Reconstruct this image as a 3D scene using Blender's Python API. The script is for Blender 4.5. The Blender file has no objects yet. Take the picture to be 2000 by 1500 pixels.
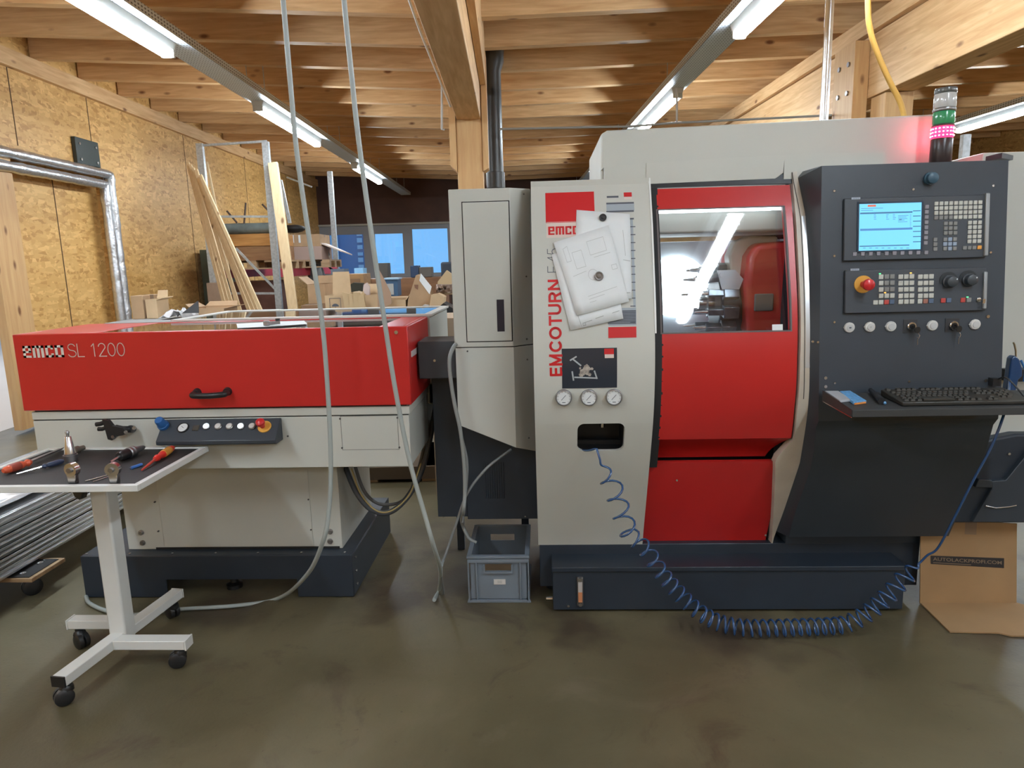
import bpy, bmesh, math, random
from mathutils import Vector, Matrix
random.seed(7)
PI = math.pi
SC = bpy.context.scene
COL = SC.collection
YAW = math.radians(2.8)          # the building stands turned against the machines
# ------------------------------------------------------------------ camera
F, PITCH, ROLL, CH = 1340.0, math.radians(10.15), math.radians(1.5), 1.6
def cam_axes(yaw):
    fw = Vector((math.sin(yaw)*math.cos(PITCH), math.cos(yaw)*math.cos(PITCH), -math.sin(PITCH)))
    rt = Vector((math.cos(yaw), -math.sin(yaw), 0)); up = rt.cross(fw)
    return fw, rt*math.cos(ROLL)-up*math.sin(ROLL), up*math.cos(ROLL)+rt*math.sin(ROLL)
AX = (cam_axes(-YAW), cam_axes(0))
CO = Vector((0, 0, CH))
FR = 0                            # 0 machine frame (world), 1 building frame
def ray(x, y, fr=None):
    fw, R, U = AX[FR if fr is None else fr]
    return fw*F + R*(x-1000) - U*(y-750)
def onY(x, y, Y): d = ray(x, y); return CO + d*(Y/d.y)
def onX(x, y, X): d = ray(x, y); return CO + d*(X/d.x)
def onZ(x, y, Z): d = ray(x, y); return CO + d*((Z-CH)/d.z)
camd = bpy.data.cameras.new('camera'); cam = bpy.data.objects.new('camera', camd); COL.objects.link(cam)
fw, R, U = AX[0]
cam.matrix_world = Matrix(((R.x, U.x, -fw.x, 0), (R.y, U.y, -fw.y, 0), (R.z, U.z, -fw.z, CH), (0, 0, 0, 1)))
camd.sensor_fit = 'HORIZONTAL'; camd.sensor_width = 36; camd.lens = 36*F/2000; camd.clip_start = .02; camd.clip_end = 200
SC.camera = cam
# ------------------------------------------------------------------ materials
MATS = {}
def srgb(h):
    v = [int(h[i:i+2], 16)/255 for i in (0, 2, 4)]
    return tuple((c/12.92 if c <= .04045 else ((c+.055)/1.055)**2.4) for c in v)
def M(name, col=(.5, .5, .5), rough=.5, metal=0, var=0, scale=8, emis=None, es=0, bump=0, bscale=60, coat=0, spec=.5, dirt=None, dscale=2, stretch=None):
    if name in MATS: return MATS[name]
    if isinstance(col, str): col = srgb(col)
    m = bpy.data.materials.new(name); m.use_nodes = True; MATS[name] = m
    nt = m.node_tree; b = nt.nodes['Principled BSDF']
    b.inputs['Base Color'].default_value = (*col, 1); b.inputs['Roughness'].default_value = rough
    b.inputs['Metallic'].default_value = metal; b.inputs['Specular IOR Level'].default_value = spec
    if coat: b.inputs['Coat Weight'].default_value = coat; b.inputs['Coat Roughness'].default_value = .1
    if emis is not None:
        if isinstance(emis, str): emis = srgb(emis)
        b.inputs['Emission Color'].default_value = (*emis, 1); b.inputs['Emission Strength'].default_value = es
    if var or bump or dirt:
        tc = nt.nodes.new('ShaderNodeTexCoord'); mp = nt.nodes.new('ShaderNodeMapping')
        nt.links.new(tc.outputs['Object'], mp.inputs['Vector'])
        if stretch: mp.inputs['Scale'].default_value = stretch
        src = None
        if var:
            n = nt.nodes.new('ShaderNodeTexNoise'); n.inputs['Scale'].default_value = scale; n.inputs['Detail'].default_value = 5
            nt.links.new(mp.outputs[0], n.inputs['Vector'])
            r = nt.nodes.new('ShaderNodeValToRGB')
            r.color_ramp.elements[0].position = .3; r.color_ramp.elements[1].position = .7
            r.color_ramp.elements[0].color = (*[c*(1-var) for c in col], 1); r.color_ramp.elements[1].color = (*[min(1, c*(1+var)) for c in col], 1)
            nt.links.new(n.outputs['Fac'], r.inputs['Fac']); src = r.outputs['Color']
        if dirt:
            n2 = nt.nodes.new('ShaderNodeTexNoise'); n2.inputs['Scale'].default_value = dscale; n2.inputs['Detail'].default_value = 8; n2.inputs['Roughness'].default_value = .65
            nt.links.new(mp.outputs[0], n2.inputs['Vector'])
            r2 = nt.nodes.new('ShaderNodeValToRGB'); r2.color_ramp.elements[0].position = .52; r2.color_ramp.elements[1].position = .75
            nt.links.new(n2.outputs['Fac'], r2.inputs['Fac'])
            mx = nt.nodes.new('ShaderNodeMix'); mx.data_type = 'RGBA'
            nt.links.new(r2.outputs['Color'], mx.inputs['Factor'])
            if src: nt.links.new(src, mx.inputs[6])
            else: mx.inputs[6].default_value = (*col, 1)
            mx.inputs[7].default_value = (*dirt, 1); src = mx.outputs[2]
        if src: nt.links.new(src, b.inputs['Base Color'])
        if bump:
            n3 = nt.nodes.new('ShaderNodeTexNoise'); n3.inputs['Scale'].default_value = bscale; n3.inputs['Detail'].default_value = 4
            nt.links.new(mp.outputs[0], n3.inputs['Vector'])
            bp = nt.nodes.new('ShaderNodeBump'); bp.inputs['Strength'].default_value = bump; bp.inputs['Distance'].default_value = .01
            nt.links.new(n3.outputs['Fac'], bp.inputs['Height']); nt.links.new(bp.outputs[0], b.inputs['Normal'])
    return m
def wood(name, c1, c2, grain=(1, 14, 14), rough=.55, knots=True, boards=None):
    """sawn spruce: long grain streaks along the small axis of `grain`, dark knots"""
    if name in MATS: return MATS[name]
    m = bpy.data.materials.new(name); m.use_nodes = True; MATS[name] = m
    nt = m.node_tree; b = nt.nodes['Principled BSDF']; b.inputs['Roughness'].default_value = rough
    N, L = nt.nodes, nt.links
    tc = N.new('ShaderNodeTexCoord'); mp = N.new('ShaderNodeMapping'); mp.inputs['Scale'].default_value = grain
    oi = N.new('ShaderNodeObjectInfo'); vm = N.new('ShaderNodeVectorMath'); vm.operation = 'SCALE'; vm.inputs[0].default_value = (37, 11, 23)
    L.new(oi.outputs['Random'], vm.inputs['Scale'])
    va = N.new('ShaderNodeVectorMath'); va.operation = 'ADD'
    L.new(tc.outputs['Object'], va.inputs[0]); L.new(vm.outputs[0], va.inputs[1]); L.new(va.outputs[0], mp.inputs['Vector'])
    n = N.new('ShaderNodeTexNoise'); n.inputs['Scale'].default_value = 2.2; n.inputs['Detail'].default_value = 7; n.inputs['Distortion'].default_value = .6
    L.new(mp.outputs[0], n.inputs['Vector'])
    r = N.new('ShaderNodeValToRGB'); r.color_ramp.elements[0].position = .3; r.color_ramp.elements[1].position = .72
    r.color_ramp.elements[0].color = (*c1, 1); r.color_ramp.elements[1].color = (*c2, 1); L.new(n.outputs['Fac'], r.inputs['Fac'])
    out = r.outputs['Color']
    if knots:
        mk = N.new('ShaderNodeMapping'); mk.inputs['Scale'].default_value = tuple(2.2 if g == min(grain) else 5 for g in grain)
        L.new(va.outputs[0], mk.inputs['Vector'])
        v = N.new('ShaderNodeTexVoronoi'); v.inputs['Scale'].default_value = 1.0; L.new(mk.outputs[0], v.inputs['Vector'])
        rk = N.new('ShaderNodeValToRGB'); rk.color_ramp.elements[0].position = .06; rk.color_ramp.elements[0].color = (1, 1, 1, 1)
        rk.color_ramp.elements[1].position = .14; rk.color_ramp.elements[1].color = (0, 0, 0, 1)
        L.new(v.outputs['Distance'], rk.inputs['Fac'])
        mx = N.new('ShaderNodeMix'); mx.data_type = 'RGBA'; L.new(rk.outputs['Color'], mx.inputs['Factor'])
        L.new(out, mx.inputs[6]); mx.inputs[7].default_value = (c1[0]*.35, c1[1]*.25, c1[2]*.2, 1); out = mx.outputs[2]
    L.new(out, b.inputs['Base Color'])
    return m
def osb(name, base):
    """pressed strand board: long flakes lying in three directions"""
    if name in MATS: return MATS[name]
    m = bpy.data.materials.new(name); m.use_nodes = True; MATS[name] = m
    nt = m.node_tree; b = nt.nodes['Principled BSDF']; b.inputs['Roughness'].default_value = .5
    N, L = nt.nodes, nt.links
    tc = N.new('ShaderNodeTexCoord'); out = None
    for i, (rot, sc) in enumerate((((.35, 0, 0), (3, 5.5, 24)), ((-.6, 0, 0), (3, 6, 27)), ((1.15, 0, 0), (3, 5.5, 22)))):
        mp = N.new('ShaderNodeMapping'); mp.inputs['Rotation'].default_value = rot; mp.inputs['Scale'].default_value = sc; mp.inputs['Location'].default_value = (i*3.3, i*1.7, 0)
        L.new(tc.outputs['Object'], mp.inputs['Vector'])
        v = N.new('ShaderNodeTexVoronoi'); v.inputs['Scale'].default_value = 1; L.new(mp.outputs[0], v.inputs['Vector'])
        bw = N.new('ShaderNodeSeparateColor'); L.new(v.outputs['Color'], bw.inputs[0])
        r = N.new('ShaderNodeValToRGB'); cr = r.color_ramp
        cr.elements[0].position = .05; cr.elements[0].color = (base[0]*.74, base[1]*.66, base[2]*.55, 1)
        cr.elements[1].position = .97; cr.elements[1].color = (base[0]*1.2, base[1]*1.26, base[2]*1.4, 1)
        e = cr.elements.new(.22); e.color = (base[0]*.93, base[1]*.9, base[2]*.85, 1)
        e = cr.elements.new(.75); e.color = (base[0]*1.04, base[1]*1.06, base[2]*1.1, 1)
        L.new(bw.outputs[0], r.inputs['Fac'])
        if out is None: out = r.outputs['Color']
        else:
            no = N.new('ShaderNodeTexNoise'); no.inputs['Scale'].default_value = 6+3*i; no.inputs['Detail'].default_value = 2; L.new(tc.outputs['Object'], no.inputs['Vector'])
            rm = N.new('ShaderNodeValToRGB'); rm.color_ramp.elements[0].position = .49; rm.color_ramp.elements[1].position = .53; L.new(no.outputs['Fac'], rm.inputs['Fac'])
            mx = N.new('ShaderNodeMix'); mx.data_type = 'RGBA'; L.new(rm.outputs['Color'], mx.inputs['Factor'])
            L.new(out, mx.inputs[6]); L.new(r.outputs['Color'], mx.inputs[7]); out = mx.outputs[2]
    L.new(out, b.inputs['Base Color'])
    return m
def glass(name, tint=(.95, .97, .97), rough=.02, fac=.06, edge=.5):
    if name in MATS: return MATS[name]
    m = bpy.data.materials.new(name); m.use_nodes = True; MATS[name] = m
    nt = m.node_tree; N, L = nt.nodes, nt.links; N.remove(N['Principled BSDF'])
    t = N.new('ShaderNodeBsdfTransparent'); t.inputs[0].default_value = (*tint, 1)
    g = N.new('ShaderNodeBsdfGlossy'); g.inputs['Roughness'].default_value = rough
    lw = N.new('ShaderNodeLayerWeight'); lw.inputs[0].default_value = edge
    mr = N.new('ShaderNodeMapRange'); mr.inputs['To Min'].default_value = fac; mr.inputs['To Max'].default_value = .9
    pw = N.new('ShaderNodeMath'); pw.operation = 'POWER'; pw.inputs[1].default_value = 2.2
    L.new(lw.outputs['Facing'], pw.inputs[0]); L.new(pw.outputs[0], mr.inputs['Value'])
    mx = N.new('ShaderNodeMixShader'); L.new(mr.outputs[0], mx.inputs[0]); L.new(t.outputs[0], mx.inputs[1]); L.new(g.outputs[0], mx.inputs[2])
    L.new(mx.outputs[0], N['Material Output'].inputs[0])
    return m
BEIGE = M('beige_paint', (.52, .52, .47), .42, var=.03, scale=3, bump=.04, bscale=400)
BEIGE_D = M('beige_trim', (.50, .44, .36), .45, var=.1, scale=9)
RED = M('red_paint', (.49, .018, .016), .33, var=.05, scale=4, bump=.03, bscale=400)
ANTH = M('anthracite_paint', (.030, .038, .048), .42, var=.08, scale=5, bump=.05, bscale=500)
ANTH2 = M('anthracite_panel', (.040, .047, .057), .45, var=.05, scale=9)
NAVY = M('dark_blue_grey_paint', (.020, .028, .040), .42, var=.15, scale=4)
BLACK = M('black_plastic', (.012, .012, .013), .4)
RUB = M('black_rubber', (.015, .015, .016), .75)
STEEL = M('bright_steel', (.62, .62, .62), .25, 1, var=.1, scale=20)
STEELD = M('dull_steel', (.32, .32, .33), .38, 1, var=.2, scale=15)
ZINC = M('galvanised_steel', (.48, .51, .52), .45, .6, var=.2, scale=30)
ALU = M('aluminium', (.72, .73, .75), .3, 1, var=.12, scale=12, stretch=(20, 1, 20))
WHITE = M('white_paint', (.62, .62, .59), .4, var=.04, scale=6)
PAPER = M('white_paper', (.72, .74, .74), .7, var=.03, scale=9)
INK = M('grey_ink', (.38, .39, .38), .8)
INKD = M('dark_ink', (.09, .10, .12), .7)
CARD = M('cardboard', (.42, .27, .15), .8, var=.1, scale=6)
CARDL = M('light_cardboard', (.55, .39, .23), .8, var=.1, scale=6)
CARDD = M('brown_cardboard', (.26, .15, .08), .8, var=.1, scale=6)
KEY = M('beige_key', (.50, .50, .45), .5)
KEYG = M('grey_key', (.22, .22, .21), .5)
KEYB = M('blue_grey_key', (.27, .33, .42), .5)
KEYR = M('red_key', (.45, .06, .05), .45)
KEYO = M('orange_key', (.75, .33, .06), .45)
YEL = M('yellow_plastic', (.70, .36, .06), .45)
REDP = M('red_plastic', (.55, .02, .025), .3, coat=.3)
BLUEP = M('blue_plastic', (.02, .11, .32), .4)
CABLE = M('light_grey_cable', (.33, .36, .34), .45)
CABLEM = M('mid_grey_cable', (.20, .21, .21), .5)
CABLED = M('dark_grey_conduit', (.07, .075, .085), .45)
HOSEB = M('blue_hose', (.018, .07, .19), .25, coat=.5, spec=.8)
HOSEY = M('yellow_hose', (.60, .33, .07), .5)
SPR1, SPR2 = (.54, .30, .125), (.74, .48, .24)
W_X = wood('spruce_joist', SPR1, SPR2, (1, 12, 12))
W_Y = wood('spruce_beam', SPR1, SPR2, (12, 1, 12))
W_Z = wood('spruce_post', SPR1, (.64, .40, .18), (12, 12, 1))
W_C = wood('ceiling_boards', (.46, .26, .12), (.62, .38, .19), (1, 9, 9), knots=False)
W_PL = wood('pale_planed_timber', (.60, .42, .23), (.70, .52, .30), (14, 14, 1), knots=True)
W_P = wood('pallet_wood', (.30, .18, .09), (.48, .32, .18), (2, 9, 9), knots=False)
W_O = wood('orange_board', (.34, .14, .03), (.55, .27, .08), (1, 9, 9), knots=False)
OSBM = osb('osb_board', (.62, .355, .115))
WINDOW_G = glass('window_glass', (.9, .95, 1), .01, .05)
# ------------------------------------------------------------------ mesh builder
ORI = {}
def frot(fr): return Matrix.Rotation(YAW if fr else 0, 4, 'Z')
class MB:
    def __init__(s): s.bm = bmesh.new(); s.mi = 0
    def face(s, vs):
        try: f = s.bm.faces.new(vs); f.material_index = s.mi; return f
        except ValueError: return None
    def v(s, p): return s.bm.verts.new(Vector(p))
    def box(s, a, b):
        x0, y0, z0 = [min(a[i], b[i]) for i in range(3)]; x1, y1, z1 = [max(a[i], b[i]) for i in range(3)]
        return s.hexa([(x0, y0, z0), (x1, y0, z0), (x1, y1, z0), (x0, y1, z0), (x0, y0, z1), (x1, y0, z1), (x1, y1, z1), (x0, y1, z1)])
    def hexa(s, p):
        q = [s.v(c) for c in p]
        for f in ((0, 3, 2, 1), (4, 5, 6, 7), (0, 1, 5, 4), (1, 2, 6, 5), (2, 3, 7, 6), (3, 0, 4, 7)): s.face([q[i] for i in f])
        return s
    def cbox(s, c, size, rot=None):
        R_ = rot.to_3x3() if rot is not None else Matrix.Identity(3); c = Vector(c)
        h = [k/2 for k in size]
        return s.hexa([c + R_ @ Vector((sx*h[0], sy*h[1], sz*h[2])) for sz in (-1, 1) for sx, sy in ((-1, -1), (1, -1), (1, 1), (-1, 1))])
    def bar(s, p0, p1, w, t, up=(0, 0, 1)):
        p0, p1 = Vector(p0), Vector(p1); d = (p1-p0).normalized(); u = Vector(up); sd = d.cross(u)
        if sd.length < 1e-4: sd = d.cross(Vector((1, 0, 0)))
        sd.normalize(); u = sd.cross(d)
        q = []
        for p in (p0, p1):
            q += [p - sd*w/2 - u*t/2, p + sd*w/2 - u*t/2, p + sd*w/2 + u*t/2, p - sd*w/2 + u*t/2]
        return s.hexa(q)
    def prism(s, poly, vec):
        vec = Vector(vec); a = [s.v(p) for p in poly]; b = [s.v(Vector(p)+vec) for p in poly]
        s.face(a[::-1]); s.face(b); n = len(a)
        for i in range(n): s.face([a[i], a[(i+1) % n], b[(i+1) % n], b[i]])
        return s
    def ring(s, c, ax, r, n, ref=None):
        ax = Vector(ax).normalized(); ref = Vector(ref) if ref else (Vector((0, 0, 1)) if abs(ax.z) < .9 else Vector((1, 0, 0)))
        e1 = ax.cross(ref).normalized(); e2 = ax.cross(e1)
        return [s.v(Vector(c) + e1*r*math.cos(2*PI*i/n) + e2*r*math.sin(2*PI*i/n)) for i in range(n)]
    def lathe(s, p0, ax, prof, n=24, cap=True):
        """prof: list of (distance along axis, radius)"""
        ax = Vector(ax).normalized(); rs = [s.ring(Vector(p0)+ax*t, ax, max(r, 1e-4), n) for t, r in prof]
        for a, b in zip(rs, rs[1:]):
            for i in range(n): s.face([a[i], b[i], b[(i+1) % n], a[(i+1) % n]])
        if cap: s.face(rs[0]); s.face(rs[-1][::-1])
        return s
    def cyl(s, p0, p1, r, n=16, r1=None):
        p0, p1 = Vector(p0), Vector(p1); L_ = (p1-p0).length
        return s.lathe(p0, p1-p0, [(0, r), (L_, r if r1 is None else r1)], n)
    def tube(s, pts, r, n=8, cap=True):
        pts = [Vector(p) for p in pts]; rs = []; prev = None
        for i, p in enumerate(pts):
            t = (pts[min(i+1, len(pts)-1)] - pts[max(i-1, 0)]).normalized()
            if prev is None:
                e1 = t.cross(Vector((0, 0, 1)));
                if e1.length < .05: e1 = t.cross(Vector((0, 1, 0)))
            else: e1 = prev - t*prev.dot(t)
            e1.normalize(); prev = e1; e2 = t.cross(e1); rr = r[i] if isinstance(r, (list, tuple)) else r
            rs.append([s.v(p + e1*rr*math.cos(2*PI*k/n) + e2*rr*math.sin(2*PI*k/n)) for k in range(n)])
        for a, b in zip(rs, rs[1:]):
            for i in range(n): s.face([a[i], b[i], b[(i+1) % n], a[(i+1) % n]])
        if cap: s.face(rs[0]); s.face(rs[-1][::-1])
        return s
    def grid(s, rows, skip=()):
        g = [[s.v(p) for p in r] for r in rows]
        for j in range(len(g)-1):
            for i in range(len(g[0])-1):
                if (i, j) in skip: continue
                s.face([g[j][i], g[j][i+1], g[j+1][i+1], g[j+1][i]])
        return g
    def sphere(s, c, r, nu=14, nv=8, sc=(1, 1, 1)):
        rows = []
        for j in range(nv+1):
            a = PI*j/nv
            rows.append([Vector(c)+Vector((sc[0]*r*math.sin(a)*math.cos(2*PI*i/nu), sc[1]*r*math.sin(a)*math.sin(2*PI*i/nu), sc[2]*r*math.cos(a))) for i in range(nu+1)])
        s.grid(rows); bmesh.ops.remove_doubles(s.bm, verts=s.bm.verts, dist=1e-6); return s
    def build(s, name, mat, parent=None, label=None, cat=None, group=None, kind=None, bevel=0, solid=0, soff=-1, ang=38, segs=2, recalc=True, split=False):
        bm = s.bm
        if split:      # every loose piece becomes an object of its own
            bm.verts.ensure_lookup_table(); seen = set(); out = None
            for v0 in bm.verts:
                if v0 in seen: continue
                st, comp = [v0], []; seen.add(v0)
                while st:
                    a = st.pop(); comp.append(a)
                    for e in a.link_edges:
                        o = e.other_vert(a)
                        if o not in seen: seen.add(o); st.append(o)
                nb = MB(); mp = {a: nb.bm.verts.new(a.co) for a in comp}
                for f in {f for a in comp for f in a.link_faces}: nb.face([mp[a] for a in f.verts])
                out = nb.build(name, mat, parent, label, cat, group, kind, bevel, solid, soff, ang, segs, recalc)
            bm.free(); return out
        if recalc: bmesh.ops.recalc_face_normals(bm, faces=bm.faces)
        if parent is None:
            xs = [v.co for v in bm.verts]
            o = Vector(((min(v.x for v in xs)+max(v.x for v in xs))/2, (min(v.y for v in xs)+max(v.y for v in xs))/2, min(v.z for v in xs))); fr = FR
        else: o, fr = ORI[parent.name]
        for v in bm.verts: v.co -= o
        me = bpy.data.meshes.new(name); bm.to_mesh(me); bm.free()
        for mt in (mat if isinstance(mat, (list, tuple)) else [mat]): me.materials.append(mt)
        me.polygons.foreach_set('use_smooth', [True]*len(me.polygons)); me.set_sharp_from_angle(angle=math.radians(ang))
        ob = bpy.data.objects.new(name, me); COL.objects.link(ob); ORI[ob.name] = (o, fr)
        if parent is None: ob.matrix_world = frot(fr) @ Matrix.Translation(o)
        else: ob.parent = parent
        if solid: md = ob.modifiers.new('solid', 'SOLIDIFY'); md.thickness = solid; md.offset = soff
        if bevel: md = ob.modifiers.new('bevel', 'BEVEL'); md.width = bevel; md.segments = segs; md.limit_method = 'ANGLE'; md.angle_limit = math.radians(40)
        tag(ob, label, cat, group, kind)
        return ob
def tag(o, label=None, cat=None, group=None, kind=None):
    for k, v in (('label', label), ('category', cat), ('group', group), ('kind', kind)):
        if v: o[k] = v
    return o
def thing(name, label, cat, loc, group=None, kind=None):
    o = bpy.data.objects.new(name, None); COL.objects.link(o); o.empty_display_size = .1
    loc = Vector(loc); o.matrix_world = frot(FR) @ Matrix.Translation(loc); ORI[o.name] = (loc, FR)
    return tag(o, label, cat, group, kind)
def copy_tree(o, parent=None):
    c = o.copy(); COL.objects.link(c); c.parent = parent; ORI[c.name] = ORI[o.name]
    for ch in [k for k in bpy.data.objects if k.parent == o]: copy_tree(ch, c)
    return c
def smooth_path(pts, n=8):
    pts = [Vector(p) for p in pts]; out = []
    P = [pts[0]*2-pts[1]] + pts + [pts[-1]*2-pts[-2]]
    for i in range(1, len(P)-2):
        a, b, c, d = P[i-1:i+3]
        for k in range(n):
            t = k/n
            out.append(.5*((2*b)+(c-a)*t+(2*a-5*b+4*c-d)*t*t+(3*b-a-3*c+d)*t**3))
    out.append(pts[-1]); return out
def text_geo(body, size, bold=0.0, spacing=1.0):
    cu = bpy.data.curves.new('t', 'FONT'); cu.body = body; cu.size = size; cu.offset = bold; cu.space_character = spacing; cu.resolution_u = 3
    ob = bpy.data.objects.new('t', cu); COL.objects.link(ob)
    dg = bpy.context.evaluated_depsgraph_get(); me = ob.evaluated_get(dg).to_mesh()
    vs = [v.co.copy() for v in me.vertices]; fs = [tuple(p.vertices) for p in me.polygons]
    ob.evaluated_get(dg).to_mesh_clear(); bpy.data.objects.remove(ob); bpy.data.curves.remove(cu)
    return vs, fs
def add_text(mb, body, x0, y0, w, h, fn, bold=0, spacing=1.0):
    """text fitted to the box (x0,y0,w,h), mapped through fn(u,v)"""
    vs, fs = text_geo(body, 1.0, bold, spacing)
    xa, xb = min(v.x for v in vs), max(v.x for v in vs); ya, yb = min(v.y for v in vs), max(v.y for v in vs)
    q = [mb.v(fn(x0+(v.x-xa)/(xb-xa)*w, y0+(v.y-ya)/(yb-ya)*h)) for v in vs]
    for f in fs: mb.face([q[i] for i in f])
def strokes(mb, lines, wd, fn):
    for ln in lines:
        for a, b in zip(ln, ln[1:]):
            a, b = Vector(a), Vector(b); d = (b-a)
            if d.length < 1e-6: continue
            d.normalize(); n = Vector((-d.y, d.x))*wd/2; e = d*wd*.3
            mb.face([mb.v(fn(*(p))) for p in (a-n-e, b-n+e, b+n+e, a+n-e)])
def arc(cx, cy, rx, ry, a0, a1, n=10): return [(cx+rx*math.cos(a0+(a1-a0)*i/n), cy+ry*math.sin(a0+(a1-a0)*i/n)) for i in range(n+1)]
GL = {  # thin line lettering in a 0..1 tall cell: (advance, strokes)
 'S': (.72, [arc(.33, .75, .27, .25, .3, PI*1.5, 9)[:] + arc(.33, .25, .3, .25, PI/2, -PI*.9, 9)]),
 'L': (.62, [[(.05, 1), (.05, 0), (.52, 0)]]), ' ': (.35, []),
 '1': (.62, [[(.12, .78), (.32, 1), (.32, 0)]]),
 '2': (.72, [arc(.31, .73, .26, .27, PI*.95, -.25, 8) + [(.05, 0), (.62, 0)]]),
 '0': (.72, [arc(.32, .5, .28, .5, 0, 2*PI, 16)]),
 'E': (.66, [[(.55, 1), (.06, 1), (.06, 0), (.57, 0)], [(.06, .53), (.5, .53)]]),
 '4': (.72, [[(.48, 0), (.48, 1), (.04, .3), (.66, .3)]]),
 '5': (.70, [[(.55, 1), (.14, 1), (.08, .52)] + arc(.31, .31, .27, .31, PI*.75, -PI*.85, 10)]),
}
def thin_text(mb, body, x0, y0, h, wd, fn, xs=1.0):
    x = x0
    for ch in body:
        adv, ls = GL[ch]; strokes(mb, [[(x+p[0]*h*xs, y0+p[1]*h) for p in l] for l in ls], wd, fn); x += adv*h*xs
GB = {  # bold capitals drawn as strokes, cell one unit tall
 'E': (.78, [[(.1, .1), (.1, .9)], [(.1, .9), (.6, .9)], [(.1, .5), (.56, .5)], [(.1, .1), (.62, .1)]]),
 'M': (1.0, [[(.1, .03), (.1, .97)], [(.1, .9), (.42, .12)], [(.42, .12), (.74, .9)], [(.74, .97), (.74, .03)]]),
 'C': (.9, [arc(.44, .5, .35, .4, .75, 2*PI-.75, 16)]), 'O': (.98, [arc(.46, .5, .36, .4, 0, 2*PI, 20)]),
 'T': (.78, [[(.06, .9), (.66, .9)], [(.36, .9), (.36, .03)]]),
 'U': (.88, [[(.1, .97), (.1, .36)] + arc(.39, .36, .29, .27, PI, 2*PI, 10) + [(.68, .97)]]),
 'R': (.86, [[(.1, .03), (.1, .9), (.42, .9)] + arc(.42, .69, .22, .21, PI/2, -PI/2, 8) + [(.12, .48)], [(.44, .46), (.64, .03)]]),
 'N': (.88, [[(.1, .03), (.1, .97)], [(.1, .9), (.68, .1)], [(.68, .03), (.68, .97)]]),
}
def bold_text(mb, body, w, h, fn, wd=.19):
    tot = sum(GB[c][0] for c in body)-.15; sx = w/tot; x = 0
    for ch in body:
        adv, ls = GB[ch]; strokes(mb, [[((x+p[0])*sx, p[1]*h) for p in l] for l in ls], wd*h, fn); x += adv
def emco_logo(mb, x0, y0, w, h, fn):
    """blocky lettering: rectangles on a 20 x 6 cell raster"""
    R_ = [(0, 0, 1.3, 6), (0, 4.8, 4, 6), (2.8, 2.6, 4, 6), (0, 2.4, 4, 3.4), (0, 0, 4, 1.1),
          (4.8, 0, 6.1, 6), (4.8, 4.8, 10.3, 6), (6.9, 0, 8.2, 6), (9, 0, 10.3, 6),
          (11.1, 0, 12.4, 6), (11.1, 4.8, 15, 6), (13.8, 4, 15, 6), (11.1, 0, 15, 1.1), (13.8, 0, 15, 2),
          (15.8, 0, 17.1, 6), (15.8, 4.8, 20, 6), (18.7, 0, 20, 6), (15.8, 0, 20, 1.1)]
    for a, b, c, d in R_:
        mb.face([mb.v(fn(x0+p*w/20, y0+q*h/6)) for p, q in ((a, b), (c, b), (c, d), (a, d))])
# ================================================================== SETTING (building frame)
FR = 1
def struct(mb, name, mat, label=None, group=None, **k): return mb.build(name, mat, label=label, cat=k.pop('cat', 'building'), group=group, kind='structure', **k)
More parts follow.
